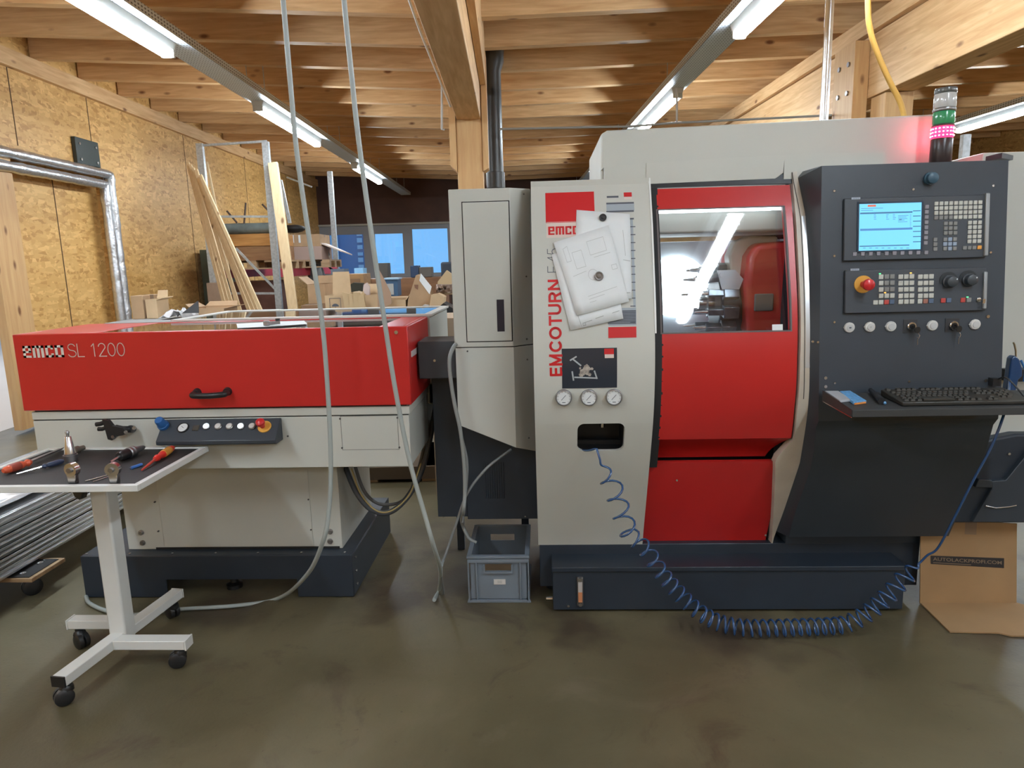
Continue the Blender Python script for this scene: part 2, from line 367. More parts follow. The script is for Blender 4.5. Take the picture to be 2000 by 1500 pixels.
# floor material: worn sealed concrete
def floor_mat():
    m = bpy.data.materials.new('worn_concrete'); m.use_nodes = True; nt = m.node_tree; N, L = nt.nodes, nt.links; b = N['Principled BSDF']
    tc = N.new('ShaderNodeTexCoord')
    def noise(s, d, rough=.6, dist=0):
        n = N.new('ShaderNodeTexNoise'); n.inputs['Scale'].default_value = s; n.inputs['Detail'].default_value = d; n.inputs['Roughness'].default_value = rough; n.inputs['Distortion'].default_value = dist
        L.new(tc.outputs['Object'], n.inputs['Vector']); return n.outputs['Fac']
    def ramp(src, p0, c0, p1, c1):
        r = N.new('ShaderNodeValToRGB'); r.color_ramp.elements[0].position = p0; r.color_ramp.elements[1].position = p1
        r.color_ramp.elements[0].color = (*c0, 1); r.color_ramp.elements[1].color = (*c1, 1); L.new(src, r.inputs['Fac']); return r.outputs['Color']
    def mix(f, a, bcol, mode='MIX'):
        x = N.new('ShaderNodeMix'); x.data_type = 'RGBA'; x.blend_type = mode
        if isinstance(f, float): x.inputs['Factor'].default_value = f
        else: L.new(f, x.inputs['Factor'])
        L.new(a, x.inputs[6])
        if isinstance(bcol, tuple): x.inputs[7].default_value = (*bcol, 1)
        else: L.new(bcol, x.inputs[7])
        return x.outputs[2]
    c = ramp(noise(.9, 6, .55, .4), .35, (.080, .066, .034), .68, (.158, .132, .075))
    c = mix(ramp(noise(2.7, 8, .7, .8), .55, (0, 0, 0), .72, (.95, .95, .95)), c, (.062, .042, .025))
    c = mix(ramp(noise(1.7, 5, .6, 1.5), .58, (0, 0, 0), .8, (.6, .6, .6)), c, (.18, .145, .095))
    c = mix(ramp(noise(38, 3, .7), .66, (0, 0, 0), .74, (.5, .5, .5)), c, (.06, .045, .03))
    # oil stains soaked into the concrete beside the machines
    spots = [(-.42, 3.25, .34), (.12, 2.80, .22), (.75, 2.78, .30), (-.75, 3.1, .28), (1.95, 2.85, .35), (-.3, 3.9, .6), (.3, 1.75, .10), (-1.5, 3.0, .3)]
    nz = N.new('ShaderNodeTexNoise'); nz.inputs['Scale'].default_value = 5; nz.inputs['Detail'].default_value = 6; L.new(tc.outputs['Object'], nz.inputs['Vector'])
    ds = N.new('ShaderNodeVectorMath'); ds.operation = 'MULTIPLY_ADD'; ds.inputs[1].default_value = (.5, .5, 0); L.new(nz.outputs['Color'], ds.inputs[0])
    wp = N.new('ShaderNodeNewGeometry'); L.new(wp.outputs['Position'], ds.inputs[2]); acc = None
    for sx, sy, sr in spots:
        dd = N.new('ShaderNodeVectorMath'); dd.operation = 'DISTANCE'; L.new(ds.outputs[0], dd.inputs[0]); dd.inputs[1].default_value = (sx+.25, sy+.25, 0)
        mr = N.new('ShaderNodeMapRange'); mr.inputs['From Min'].default_value = sr; mr.inputs['From Max'].default_value = sr*.3; mr.inputs['To Max'].default_value = .75; L.new(dd.outputs['Value'], mr.inputs['Value'])
        if acc is None: acc = mr.outputs[0]
        else:
            mm = N.new('ShaderNodeMath'); mm.operation = 'MAXIMUM'; L.new(acc, mm.inputs[0]); L.new(mr.outputs[0], mm.inputs[1]); acc = mm.outputs[0]
    c = mix(acc, c, (.040, .026, .018))
    L.new(c, b.inputs['Base Color'])
    rr = N.new('ShaderNodeMapRange'); rr.inputs['To Min'].default_value = .28; rr.inputs['To Max'].default_value = .55; L.new(noise(3, 6), rr.inputs['Value']); L.new(rr.outputs[0], b.inputs['Roughness'])
    bp = N.new('ShaderNodeBump'); bp.inputs['Strength'].default_value = .08; bp.inputs['Distance'].default_value = .01; L.new(noise(60, 4), bp.inputs['Height']); L.new(bp.outputs[0], b.inputs['Normal'])
    return m
mb = MB(); mb.box((-5.3, -7, -.2), (10.1, 18.9, 0)); struct(mb, 'floor', floor_mat(), 'worn brown grey concrete floor of the workshop', cat='floor')
mb = MB(); mb.box((-14, -7, -.2), (-5.31, 18.9, 0)); struct(mb, 'floor', M('pale_floor', (.60, .58, .56), .35, var=.05, scale=1), 'pale floor of the neighbouring hall beyond the opening', cat='floor')
WX = -5.02
def lz(x): return 3.6 + (-x-.25)*.05
def rz_(x): return 3.6 + (x+.2)*.022
# left wall: opening towards the camera side, sliding door panel and wall
pb = onX(58, 646, WX).y; pa = onX(35, 845, WX).y
door_end = onX(236, 640, WX).y + .0
dtop = 2.72
mb = MB()
mb.box((WX-.16, door_end, 0), (WX, 18.8, 4.12))
mb.box((WX-.16, -7, dtop), (WX, door_end, 4.12))
mb.box((WX-.16, -7, 0), (WX, 2.4, dtop))
struct(mb, 'wall_left', OSBM, 'OSB clad side wall with the sliding door', cat='wall')
mb = MB(); mb.box((WX-.14, pb-.02, .12), (WX-.09, door_end+.3, dtop+.1)); dr = struct(mb, 'door_1', OSBM, 'OSB sliding door panel behind the silver wrapped pipes', cat='door')
g = MB()
for k in range(1, 2): g.box((WX-.092, pb+(door_end-pb)*.50, .12), (WX-.086, pb+(door_end-pb)*.50+.012, dtop))
g.build('panel_joint', M('joint_dark', (.10, .05, .02), .8), dr)
mb = MB(); mb.box((WX-.03, pa, .04), (WX+.06, pb, dtop+.05)); struct(mb, 'trim_1', W_Z, 'thick wooden post at the near edge of the sliding door', cat='post')
# panel joints on the OSB wall (thin grooves)
mb = MB()
for yj in (7.4, 8.72, 11.2, 13.7, 16.2): mb.box((WX-.002, yj, 2.9 if yj < door_end else 0), (WX+.003, yj+.012, 3.66))
struct(mb, 'trim_2', M('joint_dark'), 'thin joints between the OSB boards', cat='joint')
mb = MB(); mb.box((WX, -7, 3.66), (WX+.06, 18.8, lz(WX)-.005)); struct(mb, 'trim_3', W_Y, 'wooden wall plate under the joist ends on the OSB wall', cat='beam')
# rear wall with windows
BY = 18.7
wins = [((640, 713), (452, 530)), ((731, 790), (457, 534)), ((804, 877), (449, 536))]
wr = []
for (xa, xb), (ya, yb) in wins:
    p, q = onY(xa, ya, BY), onY(xb, yb, BY); wr.append((p.x, q.x, q.z, p.z))
wr[0] = (wr[0][0], wr[0][1], wr[1][2], wr[1][3]); wr[2] = (wr[2][0], wr[2][1], wr[1][2], wr[1][3]+.1)
extra = (-5.0+.5, wr[0][0]-.35)
zt, zb = max(w[3] for w in wr)+.12, min(w[2] for w in wr)-.1
WR = M('brown_board', (.085, .035, .024), .6, var=.2, scale=2)
mb = MB(); x0, x1 = wr[0][0]-.25, 3.6
mb.box((-5.2, BY, 0), (10.1, BY+.2, zb)); mb.box((-5.2, BY, zt), (10.1, BY+.2, 4.2)); mb.box((-5.2, BY, zb), (x0, BY+.2, zt)); mb.box((x1, BY, zb), (10.1, BY+.2, zt))
struct(mb, 'wall_back', WR, 'dark brown boarded rear wall above and below the windows', cat='wall')
FRM = M('grey_window_frame', (.30, .31, .34), .5)
wl = list(wr) + [(wr[2][1]+.25, wr[2][1]+1.2, wr[2][2], wr[1][3]), (wr[2][1]+1.45, 3.4, wr[2][2], wr[1][3])]
mb = MB(); mb.box((x0, BY-.05, zt-.0), (x1, BY-.01, zt+.05)); struct(mb, 'trim_4', M('pale_rail', (.42, .42, .38), .5), 'pale rail along the top of the windows', cat='trim')
prev = x0
for k, w in enumerate(wl):
    nx = (w[1]+wl[k+1][0])/2 if k+1 < len(wl) else x1
    mb = MB()
    for a, b in (((prev, zb), (nx, w[2])), ((prev, w[3]), (nx, zt)), ((prev, w[2]), (w[0], w[3])), ((w[1], w[2]), (nx, w[3]))):
        mb.box((a[0], BY+.02, a[1]), (b[0], BY+.10, b[1]))
    o = struct(mb, 'window_%d' % (k+1), FRM, 'grey framed window in the rear wall, ' + ['left pane looking onto a blue facade', 'middle pane', 'right pane with open sash edge', 'hidden pane', 'last pane'][k], cat='window')
    gb = MB(); gb.box((w[0], BY+.055, w[2]), (w[1], BY+.062, w[3])); gb.build('window_pane', WINDOW_G, o)
    prev = nx
mb = MB(); mb.box((10.0, -7, 0), (10.2, 18.8, 4.3)); struct(mb, 'wall_right', OSBM, 'OSB wall of the far right side', cat='wall')
mb = MB(); mb.box((-5.2, -7.2, 0), (10.2, -7, 4.3)); struct(mb, 'wall_front', OSBM, 'OSB wall behind the viewer', cat='wall')
# ceiling boards (two gently sloped slabs)
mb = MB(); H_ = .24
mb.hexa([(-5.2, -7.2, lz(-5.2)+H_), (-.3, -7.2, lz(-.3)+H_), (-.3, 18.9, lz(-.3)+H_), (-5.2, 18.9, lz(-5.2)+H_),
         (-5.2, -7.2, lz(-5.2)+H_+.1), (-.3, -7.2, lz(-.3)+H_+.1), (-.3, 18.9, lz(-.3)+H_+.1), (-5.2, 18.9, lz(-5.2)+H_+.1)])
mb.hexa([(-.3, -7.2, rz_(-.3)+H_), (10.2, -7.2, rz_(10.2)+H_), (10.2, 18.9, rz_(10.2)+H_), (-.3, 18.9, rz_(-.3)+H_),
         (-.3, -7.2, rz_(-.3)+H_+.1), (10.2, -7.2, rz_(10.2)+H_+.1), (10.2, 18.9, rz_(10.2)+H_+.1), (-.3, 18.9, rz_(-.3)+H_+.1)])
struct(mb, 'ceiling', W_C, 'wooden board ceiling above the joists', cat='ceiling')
# joists
ti = 10
def joist(xa, xb, y, zf):
    b = .1; mb = MB(); h = .235
    mb.hexa([(xa, y, zf(xa)), (xb, y, zf(xb)), (xb, y+b, zf(xb)), (xa, y+b, zf(xa)), (xa, y, zf(xa)+h), (xb, y, zf(xb)+h), (xb, y+b, zf(xb)+h), (xa, y+b, zf(xa)+h)])
    return mb
yj = 6.10
ys = [yj + .832*k for k in range(-15, 15)]
for y in ys:
    ti += 1; struct(joist(WX+.02, -.47, y, lz), 'trim_%d' % ti, W_X, 'spruce ceiling joist of the left bay', group='joists of the left bay', cat='joist')
for y in ys:
    ti += 1; struct(joist(-.23, 9.98, y+.04, rz_), 'trim_%d' % ti, W_X, 'spruce ceiling joist of the right bay', group='joists of the right bay', cat='joist')
# main beam and post
PX0, PX1, PY0 = -.475, -.225, 6.93
mb = MB(); mb.box((PX0+.01, -6.9, 2.95), (PX1-.01, PY0, lz(0)+.22)); struct(mb, 'trim_5', W_Y, 'main glulam beam running towards the wooden post', cat='beam', bevel=.006)
mb = MB(); mb.box((PX0, PY0, 0), (PX1, PY0+.24, lz(0)+.2)); struct(mb, 'trim_6', W_Z, 'square wooden post behind the grey cabinet', cat='post', bevel=.008)
mb = MB()
z0 = onY(940, 335, PY0).z
mb.prism([(PX1+.002, PY0-.02, z0), (PX1+.055, PY0-.02, z0+.03), (PX1+.055, PY0-.02, 3.55), (PX1+.002, PY0-.02, 3.55)], (0, .22, 0))
struct(mb, 'trim_7', W_Z, 'side plank bolted to the right face of the wooden post', cat='plank')
mb = MB()
mb.prism([(PX0-.002, PY0-.02, z0), (PX0-.065, PY0-.02, z0+.06), (PX0-.065, PY0-.02, 3.2), (PX0-.002, PY0-.02, 3.2)], (0, .22, 0))
struct(mb, 'trim_8', W_Z, 'side plank bolted to the left face of the wooden post', cat='plank')
mb = MB(); mb.box((PX1-.005, -6.9, 3.25), (PX1+.05, PY0-.03, rz_(0)+.2)); struct(mb, 'trim_9', W_Y, 'pale ledger board along the right side of the main beam', cat='beam')
mb = MB(); mb.box((PX0, PY0+.25, 3.3), (PX1, 18.7, lz(0)+.2)); struct(mb, 'trim_10', W_Y, 'rear run of the main beam beyond the post', cat='beam')
# right beam
mb = MB(); RX = 3.32
mb.box((RX, -6.9, 2.98), (RX+.28, 18.6, rz_(RX)-.16)); struct(mb, 'trim_80', W_Y, 'heavy glulam beam of the right bay', cat='beam', bevel=.006)
mb = MB(); mb.box((RX-.05, -6.9, rz_(RX)-.15), (RX+.3, 18.6, rz_(RX)-.005)); struct(mb, 'trim_81', W_Y, 'upper plate lying on the right bay beam', cat='beam', bevel=.004)
mb = MB(); mb.box((RX+.02, 6.35, 0), (RX+.27, 6.6, 2.975)); struct(mb, 'trim_82', W_Z, 'square wooden post under the right bay beam', cat='post', bevel=.006)
mb = MB(); mb.box((RX-.14, 6.62, 2.2), (RX-.005, 7.02, rz_(RX)-.2))
o = struct(mb, 'trim_83', W_Z, 'bolted upright plank against the right bay beam', cat='plank', bevel=.004)
mb = MB()
for z in (2.45, 2.75, 3.05, 3.3):
    for y in (6.72, 6.9): mb.cyl((RX-.14, y, z), (RX-.155, y, z), .022, 10)
mb.build('bolt', STEELD, o, split=True)
# neighbouring hall shell seen through the opening
mb = MB(); mb.box((-14.2, -7, 0), (-14, 18.9, 4)); struct(mb, 'wall_far', M('hall_white', (.7, .7, .7), .7), 'white wall of the neighbouring hall', cat='wall')
mb = MB(); mb.box((-14.2, -7.2, 4), (-5.25, 18.9, 4.1)); struct(mb, 'ceiling', M('hall_white'), 'white ceiling of the neighbouring hall', cat='ceiling')
# ================================================================== LIGHTS
TUBE = M('lit_tube', (1, 1, 1), .4, emis=(.84, .98, 1.10), es=103)
def perf_mat():
    m = M('perforated_steel', (.45, .5, .53), .5, .15); nt = m.node_tree; N, L = nt.nodes, nt.links; b = N['Principled BSDF']
    tc = N.new('ShaderNodeTexCoord'); mp = N.new('ShaderNodeMapping'); mp.inputs['Scale'].default_value = (40, 22, 40); L.new(tc.outputs['Object'], mp.inputs['Vector'])
    v = N.new('ShaderNodeTexVoronoi'); v.inputs['Randomness'].default_value = 0; v.inputs['Scale'].default_value = 1; L.new(mp.outputs[0], v.inputs['Vector'])
    r = N.new('ShaderNodeValToRGB'); r.color_ramp.elements[0].position = .24; r.color_ramp.elements[0].color = (.16, .17, .18, 1); r.color_ramp.elements[1].position = .3; r.color_ramp.elements[1].color = (.72, .77, .80, 1)
    L.new(v.outputs['Distance'], r.inputs['Fac']); L.new(r.outputs[0], b.inputs['Base Color']); return m
PERF = perf_mat()
LZ = 3.34
def rail(x, label):
    t = thing('cable_tray', label, 'cable tray', (x, 6, LZ))
    mb = MB()
    xa, xb = (x-.10, x+.15) if x < 0 else (x-.15, x+.10)
    mb.box((xa, -6.8, LZ+.03), (xb, 18.5, LZ+.034)); mb.box((xa, -6.8, LZ+.03), (xa+.004, 18.5, LZ+.1)); mb.box((xb-.004, -6.8, LZ+.03), (xb, 18.5, LZ+.1))
    mb.build('tray', PERF, t)
    for y in [yy for yy in ys if -6 < yy][::4]:
        h = MB(); zf = lz if x < 0 else rz_
        h.cyl((x-.09, y+.05, LZ+.03), (x-.09, y+.05, zf(x)+.01), .005, 6); h.cyl((x+.09, y+.05, LZ+.03), (x+.09, y+.05, zf(x)+.01), .005, 6)
        h.build('hanger_rod', ZINC, t, split=True)
    return t
LXL, LXR = -2.66, 1.84
rail(LXL, 'long perforated cable tray with strip lights on the left, over the red loader')
rail(LXR, 'long perforated cable tray with strip lights on the right, over the lathe')
def lamp(x, y0, y1, label, side=-1, group=None):
    xc = x + side*.0
    t = thing('strip_light', label, 'ceiling light', (xc, (y0+y1)/2, LZ-.09), group)
    b = MB(); b.prism([(xc-.07, y0, LZ+.028), (xc-.05, y0, LZ-.03), (xc+.05, y0, LZ-.03), (xc+.07, y0, LZ+.028)], (0, y1-y0, 0)); b.build('housing', WHITE, t, bevel=.004)
    b = MB(); b.prism([(xc-.045, y0+.03, LZ-.031), (xc-.05, y0+.03, LZ-.06), (xc-.03, y0+.03, LZ-.085), (xc+.03, y0+.03, LZ-.085), (xc+.05, y0+.03, LZ-.06), (xc+.045, y0+.03, LZ-.031)], (0, y1-y0-.06, 0)); b.build('tube_cover', TUBE, t)
    b = MB()
    for y in (y0, y1-.03): b.box((xc-.05, y, LZ-.08), (xc+.05, y+.03, LZ-.03))
    b.build('end_cap', WHITE, t, split=True)
    return t
lamp(LXL, 3.5, 5.85, 'lit strip light on the left tray nearest the viewer, cut by the top edge')
lamp(LXL, 7.8, 10.15, 'lit strip light in the middle of the left tray')
lamp(LXL, 12.5, 14.9, 'small lit strip light far back on the left tray')
lamp(LXR, 3.5, 5.75, 'lit strip light on the right tray, cut by the top edge')
lamp(LXR, 7.7, 10.0, 'lit strip light in the middle of the right tray above the machine hood')
lamp(LXR, 12.4, 14.7, 'small lit strip light far back, just left of the machine hood')
lamp(6.55, 7.9, 10.4, 'lit strip light at the right edge beyond the signal tower')
rail(6.55, 'cable tray of the third row of lights, far right')
for x in (LXL, LXR, 6.55):
    lamp(x, -.9, 1.4, 'strip light overhead behind the viewer', group='strip lights behind the viewer'); 
    lamp(x, -5.3, -3.0, 'strip light overhead behind the viewer', group='strip lights behind the viewer')
lamp(6.55, 3.5, 5.8, 'strip light over the right aisle outside the picture')
FR = 1
# unseen glowing panel added to brighten the pale floor beyond the opening
for y in (3, 8, 13): lamp_o = None
t = thing('hall_fill_light', 'unseen panel added to light the neighbouring hall', 'ceiling light', (-9.5, 7, 3.9)); b = MB(); b.box((-11, 2, 3.92), (-7.5, 14, 3.98)); b.build('light_panel', M('hall_fill_panel', (1, 1, 1), .5, emis=(1, .98, .96), es=3.2), t)
# sky
w = bpy.data.worlds.new('World'); SC.world = w; w.use_nodes = True; bg = w.node_tree.nodes['Background']
bg.inputs[0].default_value = (.24, .58, 1, 1); bg.inputs[1].default_value = 1.08
# ================================================================== TURNING MACHINE
FR = 0
PR = [(1.96, 2.995), (1.93, 2.985), (1.75, 2.90), (1.59, 2.85), (1.4, 2.79), (1.25, 2.765), (1.15, 2.76), (1.05, 2.765), (.95, 2.785), (.85, 2.825), (.72, 2.88), (.5, 2.975), (.33, 3.05), (.25, 3.085)]
def prof(z):
    if z >= PR[0][0]: return PR[0][1]
    for (za, ya), (zb_, yb) in zip(PR, PR[1:]):
        if z >= zb_:
            t = (z-zb_)/(za-zb_); return yb+(ya-yb)*t
    return PR[-1][1]
# smooth the table once
_ps = [(2.0-.02*i) for i in range(90)]
_pv = [prof(z) for z in _ps]
for _ in range(14): _pv = [_pv[0]] + [(_pv[i-1]+2*_pv[i]+_pv[i+1])/4 for i in range(1, len(_pv)-1)] + [_pv[-1]]
def prof(z):
    f = (2.0-z)/.02; i = max(0, min(len(_pv)-2, int(f))); t = min(1, max(0, f-i)); return _pv[i]+(_pv[i+1]-_pv[i])*t
def panelY(z):       # control cabinet front: flat tilted face on top, following the curve below
    if z >= 1.06: return 2.725+(z-1.06)*.103
    return min(2.725, prof(z)-.05) if z > .93 else prof(z)-.05-(.02 if z < .8 else .02*(.93-z)/.13)
def hit(fn, x, y):
    Y = 2.8
    for _ in range(30): p = onY(x, y, Y); Y = fn(p.z)
    return p
def FP(x, y): return hit(prof, x, y)
def CP(x, y): return hit(panelY, x, y)
def on_prof(d): return lambda u, z: (u, prof(z)-d, z)
def on_panel(d): return lambda u, z: (u, panelY(z)-d, z)
M2P = 2.78/F                 # metres per pixel at the machine front
XL, XR, XT = -.045, .445, 1.05
XC0, XC1 = 1.085, 1.785
ZB = .262
cnc = thing('turning_machine', 'grey, red and anthracite CNC lathe with window, control panel and signal lights removed beside the red bar loader'.replace(' removed', ''), 'machine', (.9, 3.1, 0))
cnc['label'] = 'large grey, red and anthracite CNC lathe with control panel'
def zs(a, b, n): return [a+(b-a)*i/n for i in range(n+1)]
def sheet(mb, xl, xr, za, zb_, fn, n=24, th=.02, cols=1):
    """closed curved plate between xl(z) and xr(z)"""
    f = lambda q, z: q(z) if callable(q) else q
    front = [[(f(xl, z)+(f(xr, z)-f(xl, z))*c/cols, fn(z), z) for c in range(cols+1)] for z in zs(za, zb_, n)]
    back = [[(p[0], p[1]+th, p[2]) for p in r] for r in front]
    g, h = mb.grid(front), mb.grid(back)
    for j in range(n):
        mb.face([g[j][0], g[j+1][0], h[j+1][0], h[j][0]]); mb.face([g[j][-1], g[j+1][-1], h[j+1][-1], h[j][-1]])
    for c in range(cols):
        mb.face([g[0][c], g[0][c+1], h[0][c+1], h[0][c]]); mb.face([g[-1][c], g[-1][c+1], h[-1][c+1], h[-1][c]])
# --- white front column with the media opening
a, b_ = FP(1128, 828), FP(1218, 880)
hx0, hx1, hz1, hz0 = a.x, b_.x, a.z, b_.z
mb = MB(); T = 1.925
sheet(mb, XL, XR, T, hz1, prof, 18, .03); sheet(mb, XL, XR, hz0, ZB+.01, prof, 16, .03)
sheet(mb, XL, hx0, hz1, hz0, prof, 5, .03); sheet(mb, hx1, XR, hz1, hz0, prof, 5, .03)
r = .028
for cx, cz, a0 in ((hx0, hz1, PI/2), (hx1, hz1, 0), (hx1, hz0, -PI/2), (hx0, hz0, PI)):
    ox, oz = (cx+r if cx == hx0 else cx-r), (cz+r if cz == hz0 else cz-r)
    pts = [(cx, cz)] + arc(ox, oz, r, r, a0, a0+PI/2, 6)
    mb.prism([(p[0], prof(p[1])+.0, p[1]) for p in pts], (0, .03, 0))
mb.box((XL, prof(1.9)+.0, 1.90), (XR, 3.3, T))
mb.build('front_column', BEIGE, cnc)
mb = MB()
mb.box((hx0-.01, 2.87, hz0-.01), (hx0, 3.02, hz1+.01)); mb.box((hx1, 2.87, hz0-.01), (hx1+.01, 3.02, hz1+.01)); mb.box((hx0-.01, 3.02, hz0-.01), (hx1+.01, 3.03, hz1+.01))
mb.box((hx0-.01, 2.87, hz1), (hx1+.01, 3.03, hz1+.01)); mb.box((hx0-.01, 2.875, hz0-.012), (hx1+.01, 3.03, hz0))
mb.box((hx0, 2.96, hz0), (hx1, 2.975, hz0+.018))
for k in range(3): mb.cyl((hx0+.03+k*.035, 3.02, hz1-.035), (hx0+.03+k*.035, 2.99, hz1-.035), .011, 12)
o = mb.build('media_recess', BLACK, cnc)
mb = MB(); mb.cyl((hx0+.115, 2.94, hz1-.012), (hx0+.115, 2.94, hz1-.05), .011, 10); mb.build('push_fitting', STEEL, o)
# column graphics
mb = MB(); fn = on_prof(.0012)
def prect(mb, x0, y0, x1, y1, fn, S=FP):
    p, q = S(x0, y0), S(x1, y1); n = max(1, int(abs(p.z-q.z)/.04))
    mb.grid([[fn(p.x, z), fn(q.x, z)] for z in zs(p.z, q.z, n)])
red_l, pink = M('logo_red', (.55, .012, .015), .45), M('logo_field', (.66, .55, .49), .5)
prect(mb, 1065, 377, 1162, 433, fn); mb.build('red_logo_square', red_l, cnc)
mb = MB(); prect(mb, 1067, 434, 1164, 462, fn); o = mb.build('logo_field', pink, cnc)
mb = MB(); p, q = FP(1071, 459), FP(1131, 441); emco_logo(mb, p.x, p.z, q.x-p.x, q.z-p.z, on_prof(.0022)); mb.build('logo_lettering', red_l, o)
mb = MB(); p, q = FP(1084, 735), FP(1084, 547)
xa, xb = FP(1072, 640).x, FP(1097, 640).x
bold_text(mb, 'EMCOTURN', q.z-p.z, xb-xa, lambda u, v: on_prof(.0012)(xb-v, p.z+u)); mb.build('red_lettering', red_l, cnc)
mb = MB(); zz = FP(1084, 533).z; thin_text(mb, 'E', 0, 0, .048, .0028, lambda u, v: on_prof(.0012)(xb-.004-v, zz+u), 1.0)
zz = FP(1084, 513).z; thin_text(mb, '45', 0, 0, .048, .0028, lambda u, v: on_prof(.0012)(xb-.004-v, zz+u), .9); mb.build('thin_lettering', INKD, cnc)
# spec chart
mb = MB()
for y in (396, 412, 427): prect(mb, 1184, y, 1238, y+1.6, fn)
for k in range(13): y = 427+15+k*15.5; prect(mb, 1231, y, 1241, y+1.6, fn)
for k in range(9): prect(mb, 1187, 607+k*3, 1242, 608+k*3, fn)
prect(mb, 1185, 383, 1208, 386, fn); mb.build('chart_lines', INKD, cnc)
mb = MB(); prect(mb, 1184, 398, 1239, 411, on_prof(.0008)); prect(mb, 1231, 428, 1242, 600, on_prof(.0008)); prect(mb, 1188, 602, 1243, 635, on_prof(.0008)); mb.build('chart_field', M('chart_grey', (.33, .37, .41), .5), cnc)
mb = MB(); prect(mb, 1218, 376, 1234, 384, fn); prect(mb, 1188, 639, 1243, 659, fn); mb.build('chart_red_label', red_l, cnc, split=True)
mb = MB(); prect(mb, 1219, 385, 1234, 389, fn); mb.build('chart_caption', pink, cnc)
# picture plate
o = MB(); prect(o, 1097, 681, 1205, 757, fn); o = o.build('picture_plate', M('picture_dark', (.018, .027, .042), .3, coat=.3), cnc)
mb = MB(); c = FP(1144, 723)
for k in range(26):
    a = random.uniform(0, 2*PI); rr = random.uniform(.0, .028); s = random.uniform(.004, .012); cx, cz = c.x+rr*math.cos(a)*1.1, c.z+rr*math.sin(a)*.8
    mb.face([mb.v(on_prof(.0018+k*.00003)(cx+s*math.cos(t), cz+s*math.sin(t))) for t in (a, a+1.3, a+2.4, a+4, a+5.2)])
mb.build('turret_picture', M('picture_grey', (.33, .29, .25), .5, var=.5, scale=60), o)
mb = MB(); strokes(mb, [[(c.x-.05, c.z+.045), (c.x-.02, c.z+.02)], [(c.x-.062, c.z+.042), (c.x-.038, c.z+.056)], [(c.x-.045, c.z-.028), (c.x+.04, c.z-.033)], [(c.x-.055, c.z-.005), (c.x-.05, c.z-.04)], [(c.x+.035, c.z-.004), (c.x+.045, c.z-.035)]], .006, on_prof(.0028)); mb.build('tool_picture', M('picture_pale', (.38, .42, .44), .5), o)
mb = MB(); prect(mb, 1180, 681, 1199, 692, on_prof(.0018)); mb.build('small_red_logo', red_l, o)
mb = MB(); prect(mb, 1181, 692, 1199, 699, on_prof(.0018)); mb.build('small_logo_caption', pink, o)
# gauges
FACE = M('gauge_face', (.66, .68, .68), .3)
def gauge(px, py, r, par, S=FP, fn=prof):
    c = S(px, py); Y = fn(c.z)-.003
    m = MB(); m.lathe((c.x, Y, c.z), (0, -1, 0), [(0, r), (.006, r), (.012, r*.97), (.013, r*.88), (.007, r*.85)], 32); g_ = m.build('pressure_gauge', STEELD, par)
    m = MB(); m.lathe((c.x, Y-.0072, c.z), (0, -1, 0), [(0, r*.84), (.0004, r*.84)], 32); m.build('gauge_dial', FACE, g_)
    m = MB(); f2 = lambda u, v: (c.x+u, Y-.0085, c.z+v)
    strokes(m, [[(-.010, -.010), (.008, .010)]], .0022, f2)
    for k in range(10):
        a = PI*1.25-k*PI*1.5/9; strokes(m, [[(r*.78*math.cos(a), r*.78*math.sin(a)), (r*.66*math.cos(a), r*.66*math.sin(a))]], .0014, f2)
    strokes(m, [[(-.006, -.020), (.006, -.020)]], .003, f2); m.build('gauge_needle', INKD, g_)
for px, py in ((1101, 776), (1150, 776), (1199, 775)): gauge(px, py, .0345, cnc)
# --- black seal strip, red door, trim
def edge(tab, S=FP):
    pts = [S(x, y) for x, y in tab]; pts.sort(key=lambda p: -p.z)
    def f(z):
        if z >= pts[0].z: return pts[0].x
        for a, b in zip(pts, pts[1:]):
            if z >= b.z: return b.x+(a.x-b.x)*(z-b.z)/max(1e-6, a.z-b.z)
        return pts[-1].x
    return f
zdt = FP(1270, 369).z; zdb = FP(1300, 860).z
mb = MB(); sheet(mb, XR, XR+.035, T-.02, .70, lambda z: prof(z)+.012, 24, .03); mb.build('door_seal', RUB, cnc)
mb = MB(); sheet(mb, XR-.001, XR+.006, T-.0, 1.3, lambda z: prof(z)-.004, 12, .02); mb.build('edge_strip', M('bright_edge', (.75, .76, .74), .4), cnc)
mb = MB(); sheet(mb, XR, XT-.02, T, zdt+.006, lambda z: prof(z)+.01, 2, .03); mb.build('door_head_seal', BLACK, cnc)
# trim inner edge
trimL = edge([(1549, 365), (1556, 450), (1562, 560), (1563, 700), (1557, 800), (1551, 858)])
DW = lambda z: prof(z)+.012
w0, w1, w2, w3 = hit(DW, 1283, 407), hit(DW, 1531, 403), hit(DW, 1292, 652), hit(DW, 1545, 648)
wl_, wr_ = (w0.x+w2.x)/2, (w1.x+w3.x)/2; wt, wb = (w0.z+w1.z)/2, (w2.z+w3.z)/2
door = MB(); th = .035
sheet(door, XR+.03, lambda z: trimL(z)-.008, zdt, wt, DW, 4, th)
sheet(door, XR+.03, wl_, wt, wb, DW, 14, th); sheet(door, wr_, lambda z: trimL(z)-.008, wt, wb, DW, 14, th)
sheet(door, XR+.03, lambda z: trimL(z)-.008, wb, zdb, DW, 14, th)
